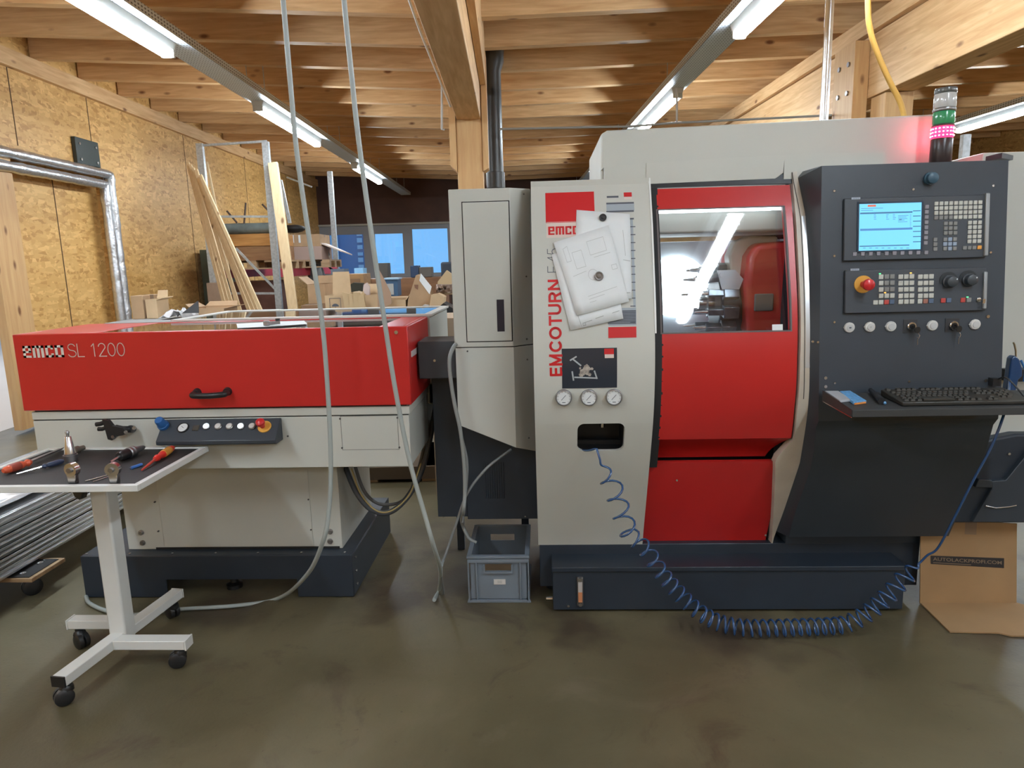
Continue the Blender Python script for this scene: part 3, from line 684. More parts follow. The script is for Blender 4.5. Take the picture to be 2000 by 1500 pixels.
# rounded underside running back and down
zl = FP(1300, 903).z
rows = []
for k in range(7):
    t = k/6; z = zdb - (zdb-zl+.006)*t; y = DW(zdb)+.0+.13*math.sin(t*PI/2)
    xr_ = trimL(zdb)-.008-(trimL(zdb)-FP(1512, 900).x)*t
    rows.append([(XR+.03-.03*t, y, z), (xr_, y, z)])
g = door.grid(rows)
door = door.build('sliding_door', RED, cnc, ang=50)
gy = lambda z: DW(wt)+.012+(DW(wb)-DW(wt))*(wt-z)/(wt-wb)
mb = MB(); mb.grid([[(wl_, gy(z)-.002, z), (wr_, gy(z)+.030, z)] for z in (wt, wb)]); mb.build('door_window', glass('door_glass', (.95, .98, 1), .03, .10), door)
mb = MB()
for a_, b2 in (((wl_-.004, wt), (wr_+.004, wt-.005)), ((wl_-.004, wb+.005), (wr_+.004, wb))):
    sheet(mb, a_[0], b2[0], a_[1], b2[1], lambda z: DW(z)-.001, 1, .014)
sheet(mb, wl_-.004, wl_+.002, wt, wb, lambda z: DW(z)-.001, 12, .014); sheet(mb, wr_-.002, wr_+.004, wt, wb, lambda z: DW(z)-.001, 12, .014)
mb.build('window_gasket', M('grey_gasket', (.12, .10, .10), .6), door)
mb = MB(); p, q = hit(DW, 1509, 634), hit(DW, 1530, 645); sheet(mb, p.x, q.x, p.z, q.z, lambda z: DW(z)+.006, 1, .001); mb.build('window_sticker', PAPER, door)
# lower red panel
LPY = lambda z: prof(z)+.035
lx0, lx1 = XR+.0, hit(LPY, 1512, 980).x
mb = MB(); sheet(mb, lambda z: XR-.0, lambda z: lx1, hit(LPY, 1300, 903).z, ZB+.012, LPY, 14, .03); mb.build('lower_door_panel', RED, cnc)
mb = MB()
for px, py in ((1495, 1045), (1322, 938)): c = hit(LPY, px, py); mb.cyl((c.x, c.y+.002, c.z), (c.x, c.y-.003, c.z), .0045, 10)
mb.build('panel_screw', STEEL, cnc, split=True)
# beige trim on the right of the door
trimLo = edge([(1549, 345), (1549, 365), (1556, 450), (1562, 560), (1563, 700), (1557, 800), (1551, 858), (1530, 880), (1513, 899), (1515, 906), (1512, 980), (1508, 1052)])
trimR = edge([(1557, 338), (1573, 420), (1579, 520), (1581, 600), (1581, 700), (1574, 830), (1562, 905), (1547, 950), (1530, 1000), (1511, 1052)])
mb = MB(); sheet(mb, trimLo, trimR, 1.955, ZB+.012, lambda z: prof(z)+.0, 60, .05); mb.build('door_frame_trim', BEIGE_D, cnc, ang=60)
mb = MB(); tm = lambda z: trimR(z)-.022
sheet(mb, tm, lambda z: tm(z)+.003, 1.93, 1.02, lambda z: prof(z)-.0008, 24, .002); mb.build('trim_joint', M('dark_joint', (.05, .045, .04), .7), cnc)
mb = MB(); sheet(mb, lambda z: trimR(z)-.016, trimR, 1.75, 1.15, lambda z: prof(z)-.0015, 16, .003); mb.build('worn_edge_strip', M('bare_edge', (.62, .64, .65), .3, .6), cnc)
# --- interior of the working area
INX0, INX1 = XR+.03, XT+.0
IW = M('sheet_metal_inside', (.66, .71, .76), .38, .15, var=.1, scale=5)
mb = MB(); zt2, zb2 = 1.90, 1.0
mb.grid([[(INX0, 3.9, zb2), (INX1+.25, 3.9, zb2)], [(INX0, 3.9, zt2), (INX1+.25, 3.9, zt2)]])
mb.grid([[(INX0, 2.85, zb2), (INX0, 3.9, zb2)], [(INX0, 3.06, zt2), (INX0, 3.9, zt2)]])
mb.grid([[(INX0, 2.85, zb2), (INX1+.25, 2.85, zb2)], [(INX0, 3.9, zb2), (INX1+.25, 3.9, zb2)]])
mb.grid([[(INX0, 3.04, zt2), (INX1+.25, 3.04, zt2)], [(INX0, 3.9, zt2), (INX1+.25, 3.9, zt2)]])
mb.grid([[(INX1+.25, 3.02, zb2), (INX1+.25, 3.9, zb2)], [(INX1+.25, 3.06, zt2), (INX1+.25, 3.9, zt2)]])
mb.build('working_area_lining', IW, cnc)
mb = MB()
for k, (z, y, hh) in enumerate(((1.79, 3.16, .03), (1.72, 3.26, .02), (1.67, 3.34, .02))): mb.box((INX0, y, z), (INX1+.2, y+.04, z+hh))
mb.build('guide_rail', STEEL, cnc, split=True)
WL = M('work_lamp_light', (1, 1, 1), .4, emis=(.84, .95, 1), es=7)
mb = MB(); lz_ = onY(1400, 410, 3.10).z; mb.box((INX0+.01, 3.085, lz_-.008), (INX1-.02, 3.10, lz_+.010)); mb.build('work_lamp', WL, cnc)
mb = MB(); rl2 = onY(1322, 560, 3.86); mb.lathe((rl2.x, 3.895, rl2.z), (0, -1, 0), [(0, .17), (.03, .17), (.035, .14)], 28); mb.build('glare_disk', M('glare_glow', (1, 1, 1), .4, emis=(.84, .95, 1), es=3.5), cnc)  # added glowing disk, stands in for the white glare behind the door window
# turret
tc_ = onY(1432, 590, 3.42)
mb = MB(); mb.lathe((tc_.x+.02, 3.42, tc_.z), (-1, 0, 0), [(-.1, .15), (0, .155), (.1, .155), (.115, .14)], 12); tur = mb.build('tool_turret', M('turret_dark', (.10, .11, .12), .35, .7, var=.3, scale=9), cnc, bevel=.005)
mb = MB()
for k in range(12):
    a = k*PI/6+.2; cy, cz = 3.42+.165*math.cos(a), tc_.z+.165*math.sin(a)
    rt = Matrix.Rotation(a-PI/2, 4, 'X')
    mb.cbox((tc_.x-.055, cy, cz), (.07, .055, .05), rt); mb.cbox((tc_.x-.12, cy, cz), (.08, .03, .03), rt)
mb.build('tool_holder', M('holder_grey', (.30, .33, .36), .35, .8, var=.3, scale=20), tur, bevel=.003)
mb = MB()
for k in range(12):
    a = k*PI/6+.2; mb.cyl((tc_.x-.155, 3.42+.165*math.cos(a), tc_.z+.165*math.sin(a)), (tc_.x-.22, 3.42+.165*math.cos(a), tc_.z+.165*math.sin(a)), .011, 10, .004)
mb.lathe((tc_.x-.1, 3.42, tc_.z), (-1, 0, 0), [(0, .05), (.03, .05), (.035, .03), (.07, .03)], 16)
mb.build('cutting_tool', STEEL, tur, split=True)
mb = MB(); w_ = [onY(x, y, 3.24) for x, y in ((1401, 528), (1436, 527), (1452, 545), (1444, 565), (1411, 565))]
mb.prism(w_, (0, .012, 0)); mb.cyl(w_[0]+Vector((.022, -.006, -.02)), w_[0]+Vector((.022, .0, -.02)), .012, 14); mb.build('white_cover_plate', M('cover_white', (.7, .73, .76), .4), tur)
# red slide housing
mb = MB(); p = [onY(x, y, 3.2) for x, y in ((1462, 655), (1455, 560), (1462, 500), (1478, 475), (1560, 468), (1600, 655))]
mb.prism(p, (0, .5, 0)); hs = mb.build('slide_housing', M('red_inside', (.62, .05, .05), .3), cnc, bevel=.03, segs=4)
mb = MB(); p, q = onY(1474, 574, 3.19), onY(1510, 607, 3.19); mb.box((p.x, 3.185, p.z), (q.x, 3.2, q.z)); mb.build('square_cover', M('cover_grey', (.2, .2, .2), .5), hs, bevel=.006)
mb = MB(); p = [onY(x, y, 3.3) for x, y in ((1428, 535), (1424, 500), (1437, 472), (1462, 460), (1520, 462), (1520, 480), (1475, 487), (1462, 505), (1458, 545))]
mb.prism(p, (0, .1, 0)); mb.build('pale_slide_cover', M('cream_cover', (.85, .8, .7), .35, emis=(1, .93, .8), es=.0), hs, bevel=.01)
# --- upper hood, head plate
mb = MB()
zt = onY(1187, 254, 3.15).z; zt_r = zt+.02
HX1 = onY(1862, 280, 3.15).x
mb.prism([(.262, 3.17, 1.7), (.262, 3.17, zt-.012), (.29, 3.15, zt), (HX1, 3.15, zt_r), (HX1, 3.15, 1.7)], (0, .75, 0))
mb.build('rear_hood', BEIGE, cnc, bevel=.012, segs=3)
mb = MB(); zz = lambda px, py: FP(px, py).z
pts = [(.2, T), (.2, zt-.24), (.2, T+.01)]
# head plate between column and trim, with rounded lower right corner
p1, p2, p3 = FP(1262, 362), FP(1520, 358), FP(1530, 346)
yh = prof(1.95)-.006
mb.prism([(XR-.01, yh, zdt+.022), (p2.x-.008, yh, zdt+.028), (p2.x+.002, yh, zdt+.034), (p3.x, yh, zdt+.05), (p3.x+.005, yh, 2.0), (XR-.01, yh, 1.985)], (0, .02, 0))
mb.prism([(.262, yh+.005, T-.01), (XR+.0, yh+.005, T-.01), (XR+.0, yh+.005, 1.985), (.262, yh+.005, 1.975)], (0, .02, 0))
mb.grid([[(.262, yh+.005, 1.975), (XR, yh+.005, 1.985), (p3.x, yh+.005, 2.0), (1.4, yh+.005, 2.0)], [(.262, 3.2, 1.985), (XR, 3.2, 1.995), (p3.x, 3.2, 2.01), (1.4, 3.2, 2.01)]])
mb.box((p3.x+.004, yh+.001, 1.9), (1.4, yh+.03, 2.0))
mb.build('head_plate', BEIGE, cnc)
mb = MB(); mb.box((XL, 3.25, 1.9), (.3, 3.3, T)); mb.box((XL, 3.0, .3), (XL+.02, 3.3, T)); mb.bm.free()
# --- body behind
mb = MB(); mb.box((XL+.02, 3.12, .28), (.44, 3.7, 1.68)); mb.box((.44, 3.12, .28), (XT, 3.7, .98)); mb.box((XT+.05, 3.05, .28), (1.75, 3.7, .99)); mb.box((XT+.28, 3.05, .99), (1.75, 3.7, 1.9)); mb.build('machine_body', NAVY, cnc)
# --- base and coolant tank
mb = MB()
bx1 = onY(1800, 1060, 3.06).x
mb.box((XL+.005, 3.07, .06), (bx1, 3.7, ZB+.012)); mb.build('machine_base', NAVY, cnc, bevel=.004)
mb = MB(); tx0, tx1 = onY(1080, 1150, 2.95).x, onY(1762, 1150, 2.95).x; tz = onY(1080, 1106, 2.94).z
mb.box((tx0, 2.935, .012), (tx1, 3.5, tz-.022)); mb.box((tx0-.004, 2.925, tz-.022), (tx1+.004, 3.5, tz)); tank = mb.build('coolant_tank', NAVY, cnc, bevel=.003)
mb = MB(); p = onY(1133, 1128, 2.925); q = onY(1133, 1183, 2.925)
mb.box((p.x-.014, 2.922, q.z), (p.x+.014, 2.936, p.z)); sg = mb.build('sight_glass', M('sight_frame', (.14, .13, .12), .4, .5), tank, bevel=.003)
mb = MB(); mb.box((p.x-.009, 2.918, q.z+.02), (p.x+.009, 2.923, (p.z+q.z)/2)); mb.build('coolant_level', M('orange_coolant', (.55, .22, .10), .3), sg)
mb = MB(); mb.box((p.x-.009, 2.918, (p.z+q.z)/2), (p.x+.009, 2.923, p.z-.02)); mb.build('clear_tube', M('milky_glass', (.45, .42, .40), .3), sg)
mb = MB()
for z in (p.z-.008, q.z+.009): mb.cyl((p.x, 2.923, z), (p.x, 2.914, z), .009, 12)
mb.build('sight_bolt', STEEL, sg, split=True)
mb = MB(); c = onY(1110, 1183, 2.93); mb.cyl((c.x, 2.936, c.z), (c.x, 2.925, c.z), .006, 10); c = onY(1071, 1178, 3.0); mb.cyl((c.x-.01, 3.0, .035), (c.x+.02, 3.0, .035), .009, 8); mb.build('drain_screw', STEEL, tank, split=True)
for x, y in ((.03, 3.2), (1.62, 3.2), (.03, 3.6), (1.62, 3.6)):
    m = MB(); m.lathe((x, y, 0), (0, 0, 1), [(0, .045), (.02, .045), (.03, .02), (.08, .02)], 16); m.build('levelling_foot', BLACK, cnc)
# --- left narrow cabinet
def poly_px(pts, Y): return [onY(x, y, Y) for x, y in pts]
LX0, LX1 = -.395, XL-.005
zc = onY(890, 370, 2.99).z
zsm = onY(890, 680, 2.98).z
YF = 2.985
mb = MB(); xch = -.135        # front face then chamfer to the right
mb.prism([(LX0, YF, zc), (LX0, 3.35, zc), (LX1, 3.35, zc), (LX1, YF+.075, zc), (xch, YF, zc)], (0, 0, zsm-zc+.002))
cab = mb.build('control_cabinet', BEIGE, cnc, bevel=.003)
zl1, zl2 = onY(896, 830, YF).z, onY(1040, 884, YF+.05).z
mb = MB()
def lowcab(x0, x1, x2):
    P_ = []
    return P_
va = [(LX0+.004, YF+.002, zsm-.001), (xch, YF+.002, zsm-.001), (LX1, YF+.077, zsm-.001)]
vb = [(LX0+.004, YF+.002, zl1), (xch, YF+.002, zl1+(zl2-zl1)*.74), (LX1, YF+.077, zl2)]
mb.grid([va, vb]); mb.grid([[(p[0], 3.35, p[2]) for p in va], [(p[0], 3.35, p[2]) for p in vb]])
mb.grid([va[:1]+[(va[0][0], 3.35, va[0][2])], vb[:1]+[(vb[0][0], 3.35, vb[0][2])]]); mb.grid([vb, [(p[0], 3.35, p[2]) for p in vb]]); mb.grid([va[2:]+[(va[2][0], 3.35, va[2][2])], vb[2:]+[(vb[2][0], 3.35, vb[2][2])]])
mb.build('lower_side_cover', BEIGE, cnc)
mb = MB(); d0, d1 = onY(904, 396, YF), onY(1000, 665, YF)
DX0, DX1 = onY(908, 530, YF).x, onY(1001, 530, YF).x
DX1 = min(DX1, xch-.006); mb.box((DX0, YF-.006, d1.z), (DX1, YF-.0005, d0.z)); dd = mb.build('cabinet_door', BEIGE, cab, bevel=.0015)
mb = MB()
for bx in (((DX0-.004, d1.z-.004), (DX1+.004, d1.z)), ((DX0-.004, d0.z), (DX1+.004, d0.z+.004)), ((DX0-.004, d1.z), (DX0, d0.z)), ((DX1, d1.z), (DX1+.004, d0.z))): mb.box((bx[0][0], YF-.001, bx[0][1]), (bx[1][0], YF+.001, bx[1][1]))
mb.build('door_gap', M('gap_black', (.01, .01, .01), .8), cab)
mb = MB(); p, q = onY(970, 585, YF), onY(986, 647, YF); mb.box((p.x, YF-.008, q.z), (q.x, YF-.0055, p.z)); mb.build('door_latch', M('latch_black', (.015, .016, .03), .3), cab)
mb = MB()
for px, py in ((1028, 540), (1029, 662), (1030, 702), (1033, 855), (1023, 379), (913, 686)):
    c = onY(px, py, YF+.05 if px > 1010 else YF); yy = YF+(max(0, c.x-xch)*.83)
    mb.cyl((c.x, yy+.002, c.z), (c.x, yy-.003, c.z), .0038, 10)
mb.build('cover_screw', M('screw_dark', (.1, .1, .1), .4, .8), cab, split=True)
hb = onY(950, 1014, 3.14).z; hxl = onY(850, 900, 3.14).x
mb = MB(); mb.box((LX0+.01, 3.14, hb), (XL+.02, 3.7, zsm))
for k in range(9): mb.box((LX0+.10+k*.011, 3.136, .48), (LX0+.104+k*.011, 3.14, .66))
mb.box((hxl, 3.15, hb+.01), (LX0+.01, 3.7, zsm-.14)); mb.box((hxl+.02, 3.64, 0), (hxl+.06, 3.68, hb+.01)); mb.box((XL-.1, 3.64, 0), (XL-.06, 3.68, hb)); mb.build('drive_housing', NAVY, cnc, bevel=.004)
mb = MB()
for px, py in ((866, 1011), (1026, 1010)): c = onY(px, py, 3.14); mb.cyl((c.x, 3.141, hb+.014), (c.x, 3.134, hb+.014), .004, 8)
mb.build('housing_screw', STEEL, cnc, split=True)
# bar feed channel linking loader and lathe
mb = MB(); p, q = onY(815, 668, 3.0), onY(892, 739, 3.0)
mb.box((p.x, 3.0, q.z), (LX0+.01, 3.22, p.z)); fc = mb.build('bar_feed_channel', M('dusty_dark', (.035, .038, .042), .55, dirt=(.10, .075, .05), dscale=4), cnc, bevel=.004)
mb = MB(); c = onY(849, 704, 3.0); mb.cyl((c.x, 3.002, c.z), (c.x, 2.994, c.z), .006, 10); mb.build('channel_screw', STEEL, fc)
# --- anthracite control cabinet
ztop = CP(1700, 321).z; zbot = CP(1700, 1048).z
zc_ = [ztop]+zs(ztop-.03, 1.0, 12)+zs(.97, zbot, 20)
rows_f, rows_c = [], []
xcl = edge([(1605, 325), (1603, 500), (1600, 740), (1599, 815), (1598, 930), (1592, 1046)], CP)
zts = 1.965
def crow(z):
    zz_ = min(z, ztop)
    return [(trimR(min(z, 1.95))+.0, prof(min(z, 1.99))+.002, z), (max(XC0, trimR(z)+.02), panelY(z), z), (XC1, panelY(z), z), (XC1, panelY(z)+.32 if z > .95 else 3.12, z), (trimR(z)+.01, 3.15, z)]
R_ = [crow(z) for z in zc_]
# top edge of chamfer falls towards the door
R_[0][0] = (R_[0][0][0], R_[0][0][1], R_[0][0][2]-.028)
mb = MB(); g = mb.grid(R_); mb.face(g[0]); mb.face(g[-1][::-1])
ctl = mb.build('operator_cabinet', ANTH, cnc, ang=30)
mb = MB()
for px, py in ((1629, 373), (1629, 500), (1629, 629), (1630, 748), (1775, 745), (1783, 370), (1939, 363), (1934, 493), (1929, 618), (1925, 743), (1612, 738), (1612, 755), (1587, 667), (1597, 668)):
    c = CP(px, py) if px > 1604 else hit(lambda z: prof(z)-.02, px, py)
    yy = panelY(c.z) if px > 1604 else c.y
    big = px in (1612,) or (px, py) in ((1929, 618), (1925, 743))
    mb.cyl((c.x, yy+.002, c.z), (c.x, yy-.004, c.z), .0065 if big else .0045, 10)
mb.build('panel_screw', STEEL, ctl, split=True)
mb = MB(); c = CP(1815, 349); mb.lathe((c.x, panelY(c.z), c.z), (0, -1, 0), [(0, .024), (.012, .024), (.012, .02), (.03, .02), (.033, .016)], 24); mb.build('blue_knob', M('dull_blue_knob', (.04, .09, .13), .4), ctl, label='dull blue round knob')
def pblock(mb, cx, cy, w, h, d0, d1):
    """box on the control face given by centre and size in metres"""
    z0_, z1_ = cy-h/2, cy+h/2; x0_, x1_ = cx-w/2, cx+w/2
    y = panelY
    mb.hexa([(x0_, y(z0_)-d1, z0_), (x1_, y(z0_)-d1, z0_), (x1_, y(z0_)-d0, z0_), (x0_, y(z0_)-d0, z0_), (x0_, y(z1_)-d1, z1_), (x1_, y(z1_)-d1, z1_), (x1_, y(z1_)-d0, z1_), (x0_, y(z1_)-d0, z1_)])
def PC(x, y): p = CP(x, y); return p.x, p.z
def pbox(mb, x0, y0, x1, y1, d0, d1):
    cx, cy = PC((x0+x1)/2, (y0+y1)/2); pblock(mb, cx, cy, (x1-x0)*MP, (y1-y0)*MP, d0, d1)
MP = (CP(1900, 400).x-CP(1650, 400).x)/250
# screen panel (upper)
mb = MB(); pbox(mb, 1645, 384, 1922, 507, 0, .014); up = mb.build('screen_panel', ANTH2, cnc, bevel=.003)
mb = MB(); pbox(mb, 1917, 378, 1925, 500, .0, .024); pbox(mb, 1914, 530, 1921, 603, 0, .024); mb.build('aluminium_side_rail', M('rail_grey', (.30, .31, .31), .4, .5), cnc, bevel=.003, split=True)
mb = MB(); pbox(mb, 1674, 397, 1795, 489, .013, .0155); sc_ = mb.build('display', M('screen_light', (.1, .3, .4), .3, emis=(.17, .60, .86), es=.92), up)
mb = MB(); pbox(mb, 1671, 394, 1799, 397.5, .013, .017); pbox(mb, 1671, 489, 1797, 492, .013, .017); pbox(mb, 1670.5, 394, 1674, 492, .013, .017); pbox(mb, 1795.5, 394, 1799, 492, .013, .017); mb.build('display_bezel', M('bezel_navy', (.015, .03, .055), .3), up)
mb = MB(); e = .0157
pbox(mb, 1676, 414.5, 1778, 417.5, e, e+.0003)
for k in range(7): pbox(mb, 1779, 411.5+k*10, 1794, 413.2+k*10, e, e+.0003)
pbox(mb, 1675, 479, 1772, 481, e, e+.0003); mb.build('display_lines', M('screen_lines', (.03, .08, .15), .4, emis=(.035, .14, .30), es=.8), up)
mb = MB(); pbox(mb, 1676, 446, 1778, 450, e, e+.0003); mb.build('display_bar', M('screen_bar', (.05, .1, .2), .4, emis=(.05, .21, .50), es=.9), up)
mb = MB(); rnd = random.Random(3)
for (x0_, x1_, y0_, y1_) in ((1703, 1709, 419, 432), (1727, 1733, 419, 432), (1740, 1746, 419, 432), (1750, 1772, 421, 436), (1773, 1776, 420, 446), (1678, 1724, 407, 409), (1678, 1710, 411, 413)):
    y_ = y0_
    while y_ < y1_-1:
        pbox(mb, x0_, y_, x0_+(x1_-x0_)*rnd.uniform(.5, 1), y_+1.1, e, e+.0002); y_ += 3
pbox(mb, 1752, 428, 1757, 431, e, e+.0003)
for k in range(8): pbox(mb, 1682+k*12, 484, 1687+k*12, 485.3, e, e+.0002)
mb.build('display_text', M('screen_text', (.05, .1, .2), .4, emis=(.09, .33, .56), es=.8), up)
mb = MB(); pbox(mb, 1691, 400.5, 1707, 404.5, e, e+.0003); mb.build('display_alarm', M('screen_red', (.4, .1, .05), .4, emis=(.55, .12, .08), es=.8), up)
def label_box(px, py, par): 
    mb = MB(); pbox(mb, px, py, px+17, py+4, .0141, .0146); l = mb.build('maker_label', M('label_grey', (.38, .42, .48), .5), par)
    mb = MB(); c = PC(px+8.5, py+2); add_text(mb, 'SIEMENS', c[0]-.013, c[1]-.0024, .026, .0048, lambda u, v: (u, panelY(v)-.0149, v)); mb.build('label_lettering', M('label_blue', (.08, .12, .2), .5), l)
label_box(1660, 386, up)
def keys(par, lst, mats, kw=.0180):
    shared = {}
    for (px, py, k) in lst:
        if k not in shared:
            m = MB(); w = kw if k != 'o' else kw*1.1; h = kw
            m.hexa([(-w/2, 0, -h/2), (w/2, 0, -h/2), (w/2, .004, -h/2), (-w/2, .004, -h/2), (-w/2, 0, h/2), (w/2, 0, h/2), (w/2, .004, h/2), (-w/2, .004, h/2)])
            ob = m.build('key', mats[k], par, bevel=.0018); o_, fr_ = ORI[par.name]
            me = ob.data; shared[k] = me
            for v in me.vertices: v.co += o_          # undo origin shift: local key mesh
        else:
            ob = bpy.data.objects.new('key', shared[k]); COL.objects.link(ob); ob.parent = par
            md = ob.modifiers.new('bevel', 'BEVEL'); md.width = .0018; md.segments = 2
        c = CP(px, py); ob.location = Vector((c.x, panelY(c.z)-.0178, c.z)) - ORI[par.name][0]
km = {'b': KEY, 'g': KEYG, 'u': KEYB, 'r': KEYR, 'o': KEYO, 'p': M('purple_grey_key', (.26, .25, .28), .5), 'w': M('brown_key', (.32, .13, .09), .5), 'd': M('dark_blue_key', (.09, .13, .2), .5)}
L1 = []
for j in range(4):
    for i in range(10):
        x = 1824.5+i*9.45-j*.25; y = 398.3+j*9.2-i*.27; L1.append((x, y, 'g' if j == 3 and i < 4 else 'b'))
for j in range(5):
    for i in range(3): L1.append((1889.5+i*9.6-j*.25, 435.3+j*9.1-i*.25, 'b'))
for j in range(3):
    for i in range(3): L1.append((1842.5+i*9.4-j*.1, 437+j*9.3-i*.2, 'g'))
for j in range(3):
    for i in range(3): L1.append((1841.5+i*9.4-j*.2, 468+j*9.0-i*.3, 'u' if (i == 1 or j == 1) else 'g'))
for j in range(3): L1.append((1822.3, 468+j*9.2, 'g'))
for i in range(3): L1.append((1879.5+i*9.2, 484.3-i*.2, 'g'))
L1.append((1908, 483.4, 'o'))
for j in range(8): L1.append((1806-j*.35, 404.5+j*10, 'p'))
for i in range(10): L1.append((1666+i*15.4, 496.5-i*.35, 'p'))
keys(up, L1[:100], km, .0148)
# lower panel
mb = MB(); pbox(mb, 1646, 524, 1922, 610, 0, .014); lo = mb.build('key_panel', ANTH2, cnc, bevel=.003)
label_box(1658, 524.5, lo)
L2 = []
for gx, gk in ((1717, 'bggbggbggbbb'), (1755, 'b'*12), (1793, 'b'*12)):
    n = 0
    for j in range(4):
        for i in range(3): L2.append((gx+i*10.8, 540.5+j*12.4-i*.35, gk[n])); n += 1
for i, k in enumerate('bbrd'): L2.append((1706.3+i*10.6, 590.3-i*.35, k))
for i, k in enumerate('bbb'): L2.append((1755+i*10.8, 589.2-i*.35, k))
for i, k in enumerate('bwd'): L2.append((1792.5+i*10.8, 588.2-i*.35, k))
for px, k in ((1837.5, 'r'), (1848.5, 'd'), (1876, 'r'), (1887.5, 'g')): L2.append((px, 586.5-(px-1837)*.02, k))
keys(lo, L2, km)
for px, py, c_ in ((1715, 534.5, (.1, .9, .3)), (1775, 533, (1, .5, .1)), (1725, 571.3, (1, .5, .1)), (1885, 579.8, (.1, .9, .3))):
    mb = MB(); pbox(mb, px-1.8, py-1, px+1.8, py+1, .0141, .016); mb.build('indicator_led', M('led_%.1f' % c_[0], c_, .4, emis=c_, es=1.5), lo)
def estop(px, py, par, fnY, S, col=YEL, r=.034):
    c = S(px, py); y = fnY(c.z)-.014
    m = MB(); m.lathe((c.x, y, c.z), (0, -1, 0), [(0, r), (.004, r), (.006, r*.93)], 32); e_ = m.build('emergency_stop', YEL, par)
    m = MB(); m.lathe((c.x, y-.006, c.z), (0, -1, 0), [(0, .013), (.03, .013), (.03, .02), (.042, .0225), (.05, .021), (.056, .012), (.057, 0)], 28); m.build('stop_button', REDP, e_)
estop(1682, 555, lo, panelY, CP)
for px, py in ((1849, 549.5), (1887, 546.5)):
    c = CP(px, py); y = panelY(c.z)-.014
    m = MB(); m.lathe((c.x-.002, y, c.z+.003), (0, -1, 0), [(0, .034), (.001, .034)], 36); d_ = m.build('dial_scale', M('dial_black', (.025, .03, .034), .5), lo)
    m = MB(); m.lathe((c.x, y-.001, c.z), (0, -1, 0), [(0, .025), (.006, .026), (.010, .0215), (.028, .020), (.031, .016)], 20); m.build('override_knob', M('knob_grey', (.045, .052, .06), .4), d_)
    m = MB(); m.box((c.x+.010, y-.033, c.z+.007), (c.x+.014, y-.031, c.z+.012)); m.build('knob_mark', PAPER, d_)
c = CP(1906, 585); y = panelY(c.z)-.014
m = MB(); m.lathe((c.x, y, c.z), (0, -1, 0), [(0, .0085), (.006, .0085), (.007, .006)], 16); m.box((c.x-.002, y-.03, c.z-.001), (c.x+.002, y-.007, c.z+.001)); m.box((c.x-.001, y-.032, c.z-.012), (c.x+.008, y-.028, c.z+.004)); m.build('small_key_switch', STEEL, lo)
# button row
BT = M('white_button', (.58, .57, .54), .4)
def button(px, py, i):
    c = CP(px, py); y = panelY(c.z)
    m = MB(); m.lathe((c.x, y, c.z), (0, -1, 0), [(0, .020), (.007, .020), (.010, .018)], 28)
    m.prism([(c.x-.012, y, c.z-.012), (c.x-.023, y, c.z), (c.x-.012, y, c.z+.012)], (0, -.006, 0)); b_ = m.build('push_button', BT, cnc, bevel=.001)
    m = MB(); m.lathe((c.x, y-.010, c.z), (0, -1, 0), [(0, .0125), (.003, .012)], 20); m.build('button_cap', M('cap_grey', (.5, .5, .49), .4), b_)
    m = MB()
    if i == 0: m.box((c.x-.004, y-.0137, c.z-.003), (c.x+.004, y-.013, c.z+.003)); m.build('button_mark', INKD, b_)
    elif i == 1: m.box((c.x-.003, y-.0137, c.z-.004), (c.x+.003, y-.013, c.z+.004)); m.build('button_mark', INK, b_)
for i, (px, py) in enumerate(((1658, 639.5), (1698, 638.3), (1739, 637.3), (1820, 635.5), (1903, 633.5))): button(px, py, i)
for px, py, dx in ((1779, 637, .012), (1861, 635, .008)):
    c = CP(px, py); y = panelY(c.z)
    m = MB(); pblock(m, c.x-.003, c.z, .053, .053, 0, .002); ks = m.build('key_switch', M('switch_plate', (.02, .02, .022), .5), cnc)
    m = MB(); m.lathe((c.x, y-.002, c.z), (0, -1, 0), [(0, .017), (.008, .017), (.010, .015), (.010, .011), (.006, .0105)], 24); m.build('chrome_collar', STEEL, ks)
    m = MB(); m.lathe((c.x, y-.008, c.z), (0, -1, 0), [(0, .010), (.004, .010)], 20); m.box((c.x-.001, y-.03, c.z-.004), (c.x+.001, y-.012, c.z+.004)); m.build('lock_core', BLACK, ks)
    m = MB(); m.lathe((c.x+dx*.8, y-.030, c.z-.012), (.3, -1, 0), [(0, .013), (.003, .013)], 14); m.build('key_bow', BLACK, ks)
    m = MB(); m.tube([(c.x+dx, y-.03, c.z-.022), (c.x+dx*1.6, y-.034, c.z-.034), (c.x+dx*1.2, y-.034, c.z-.046), (c.x+dx*.9, y-.03, c.z-.04)], .0012, 6); m.bar((c.x+dx*1.1, y-.03, c.z-.044), (c.x+dx*1.15, y-.03, c.z-.07), .004, .0015); m.build('hanging_key', STEEL, ks)
# shelf
sa = CP(1608, 768); zs_b = sa.z
pf = onX(1658, 801, XC0+.0)
SX0, SX1 = XC0+.012, 1.90
mb = MB(); yb_, zb_2 = panelY(zs_b)-.001, zs_b; yf_, zf_ = pf.y, pf.z
mb.prism([(SX0, yb_, zb_2), (SX0, yf_, zf_), (SX0, yf_-.004, zf_), (SX0, yf_-.004, zf_-.026), (SX0, yf_+.004, zf_-.026), (SX0, yf_+.004, zf_-.006), (SX0, yb_, zb_2-.006)], (SX1-SX0, 0, 0))
mb.prism([(SX0-.002, yb_, zb_2+.012), (SX0-.002, yf_, zf_+.002), (SX0-.002, yf_, zf_-.026), (SX0-.002, yb_, zb_2-.03)], (.002, 0, 0))
shelf = mb.build('keyboard_shelf', M('shelf_dark', (.035, .036, .036), .5, var=.1), cnc, bevel=.002)
mb = MB(); mb.bar((SX0-.001, yb_, zb_2-.031), (SX0-.001, yf_, zf_-.027), .003, .003); mb.build('shelf_edge', STEEL, shelf)
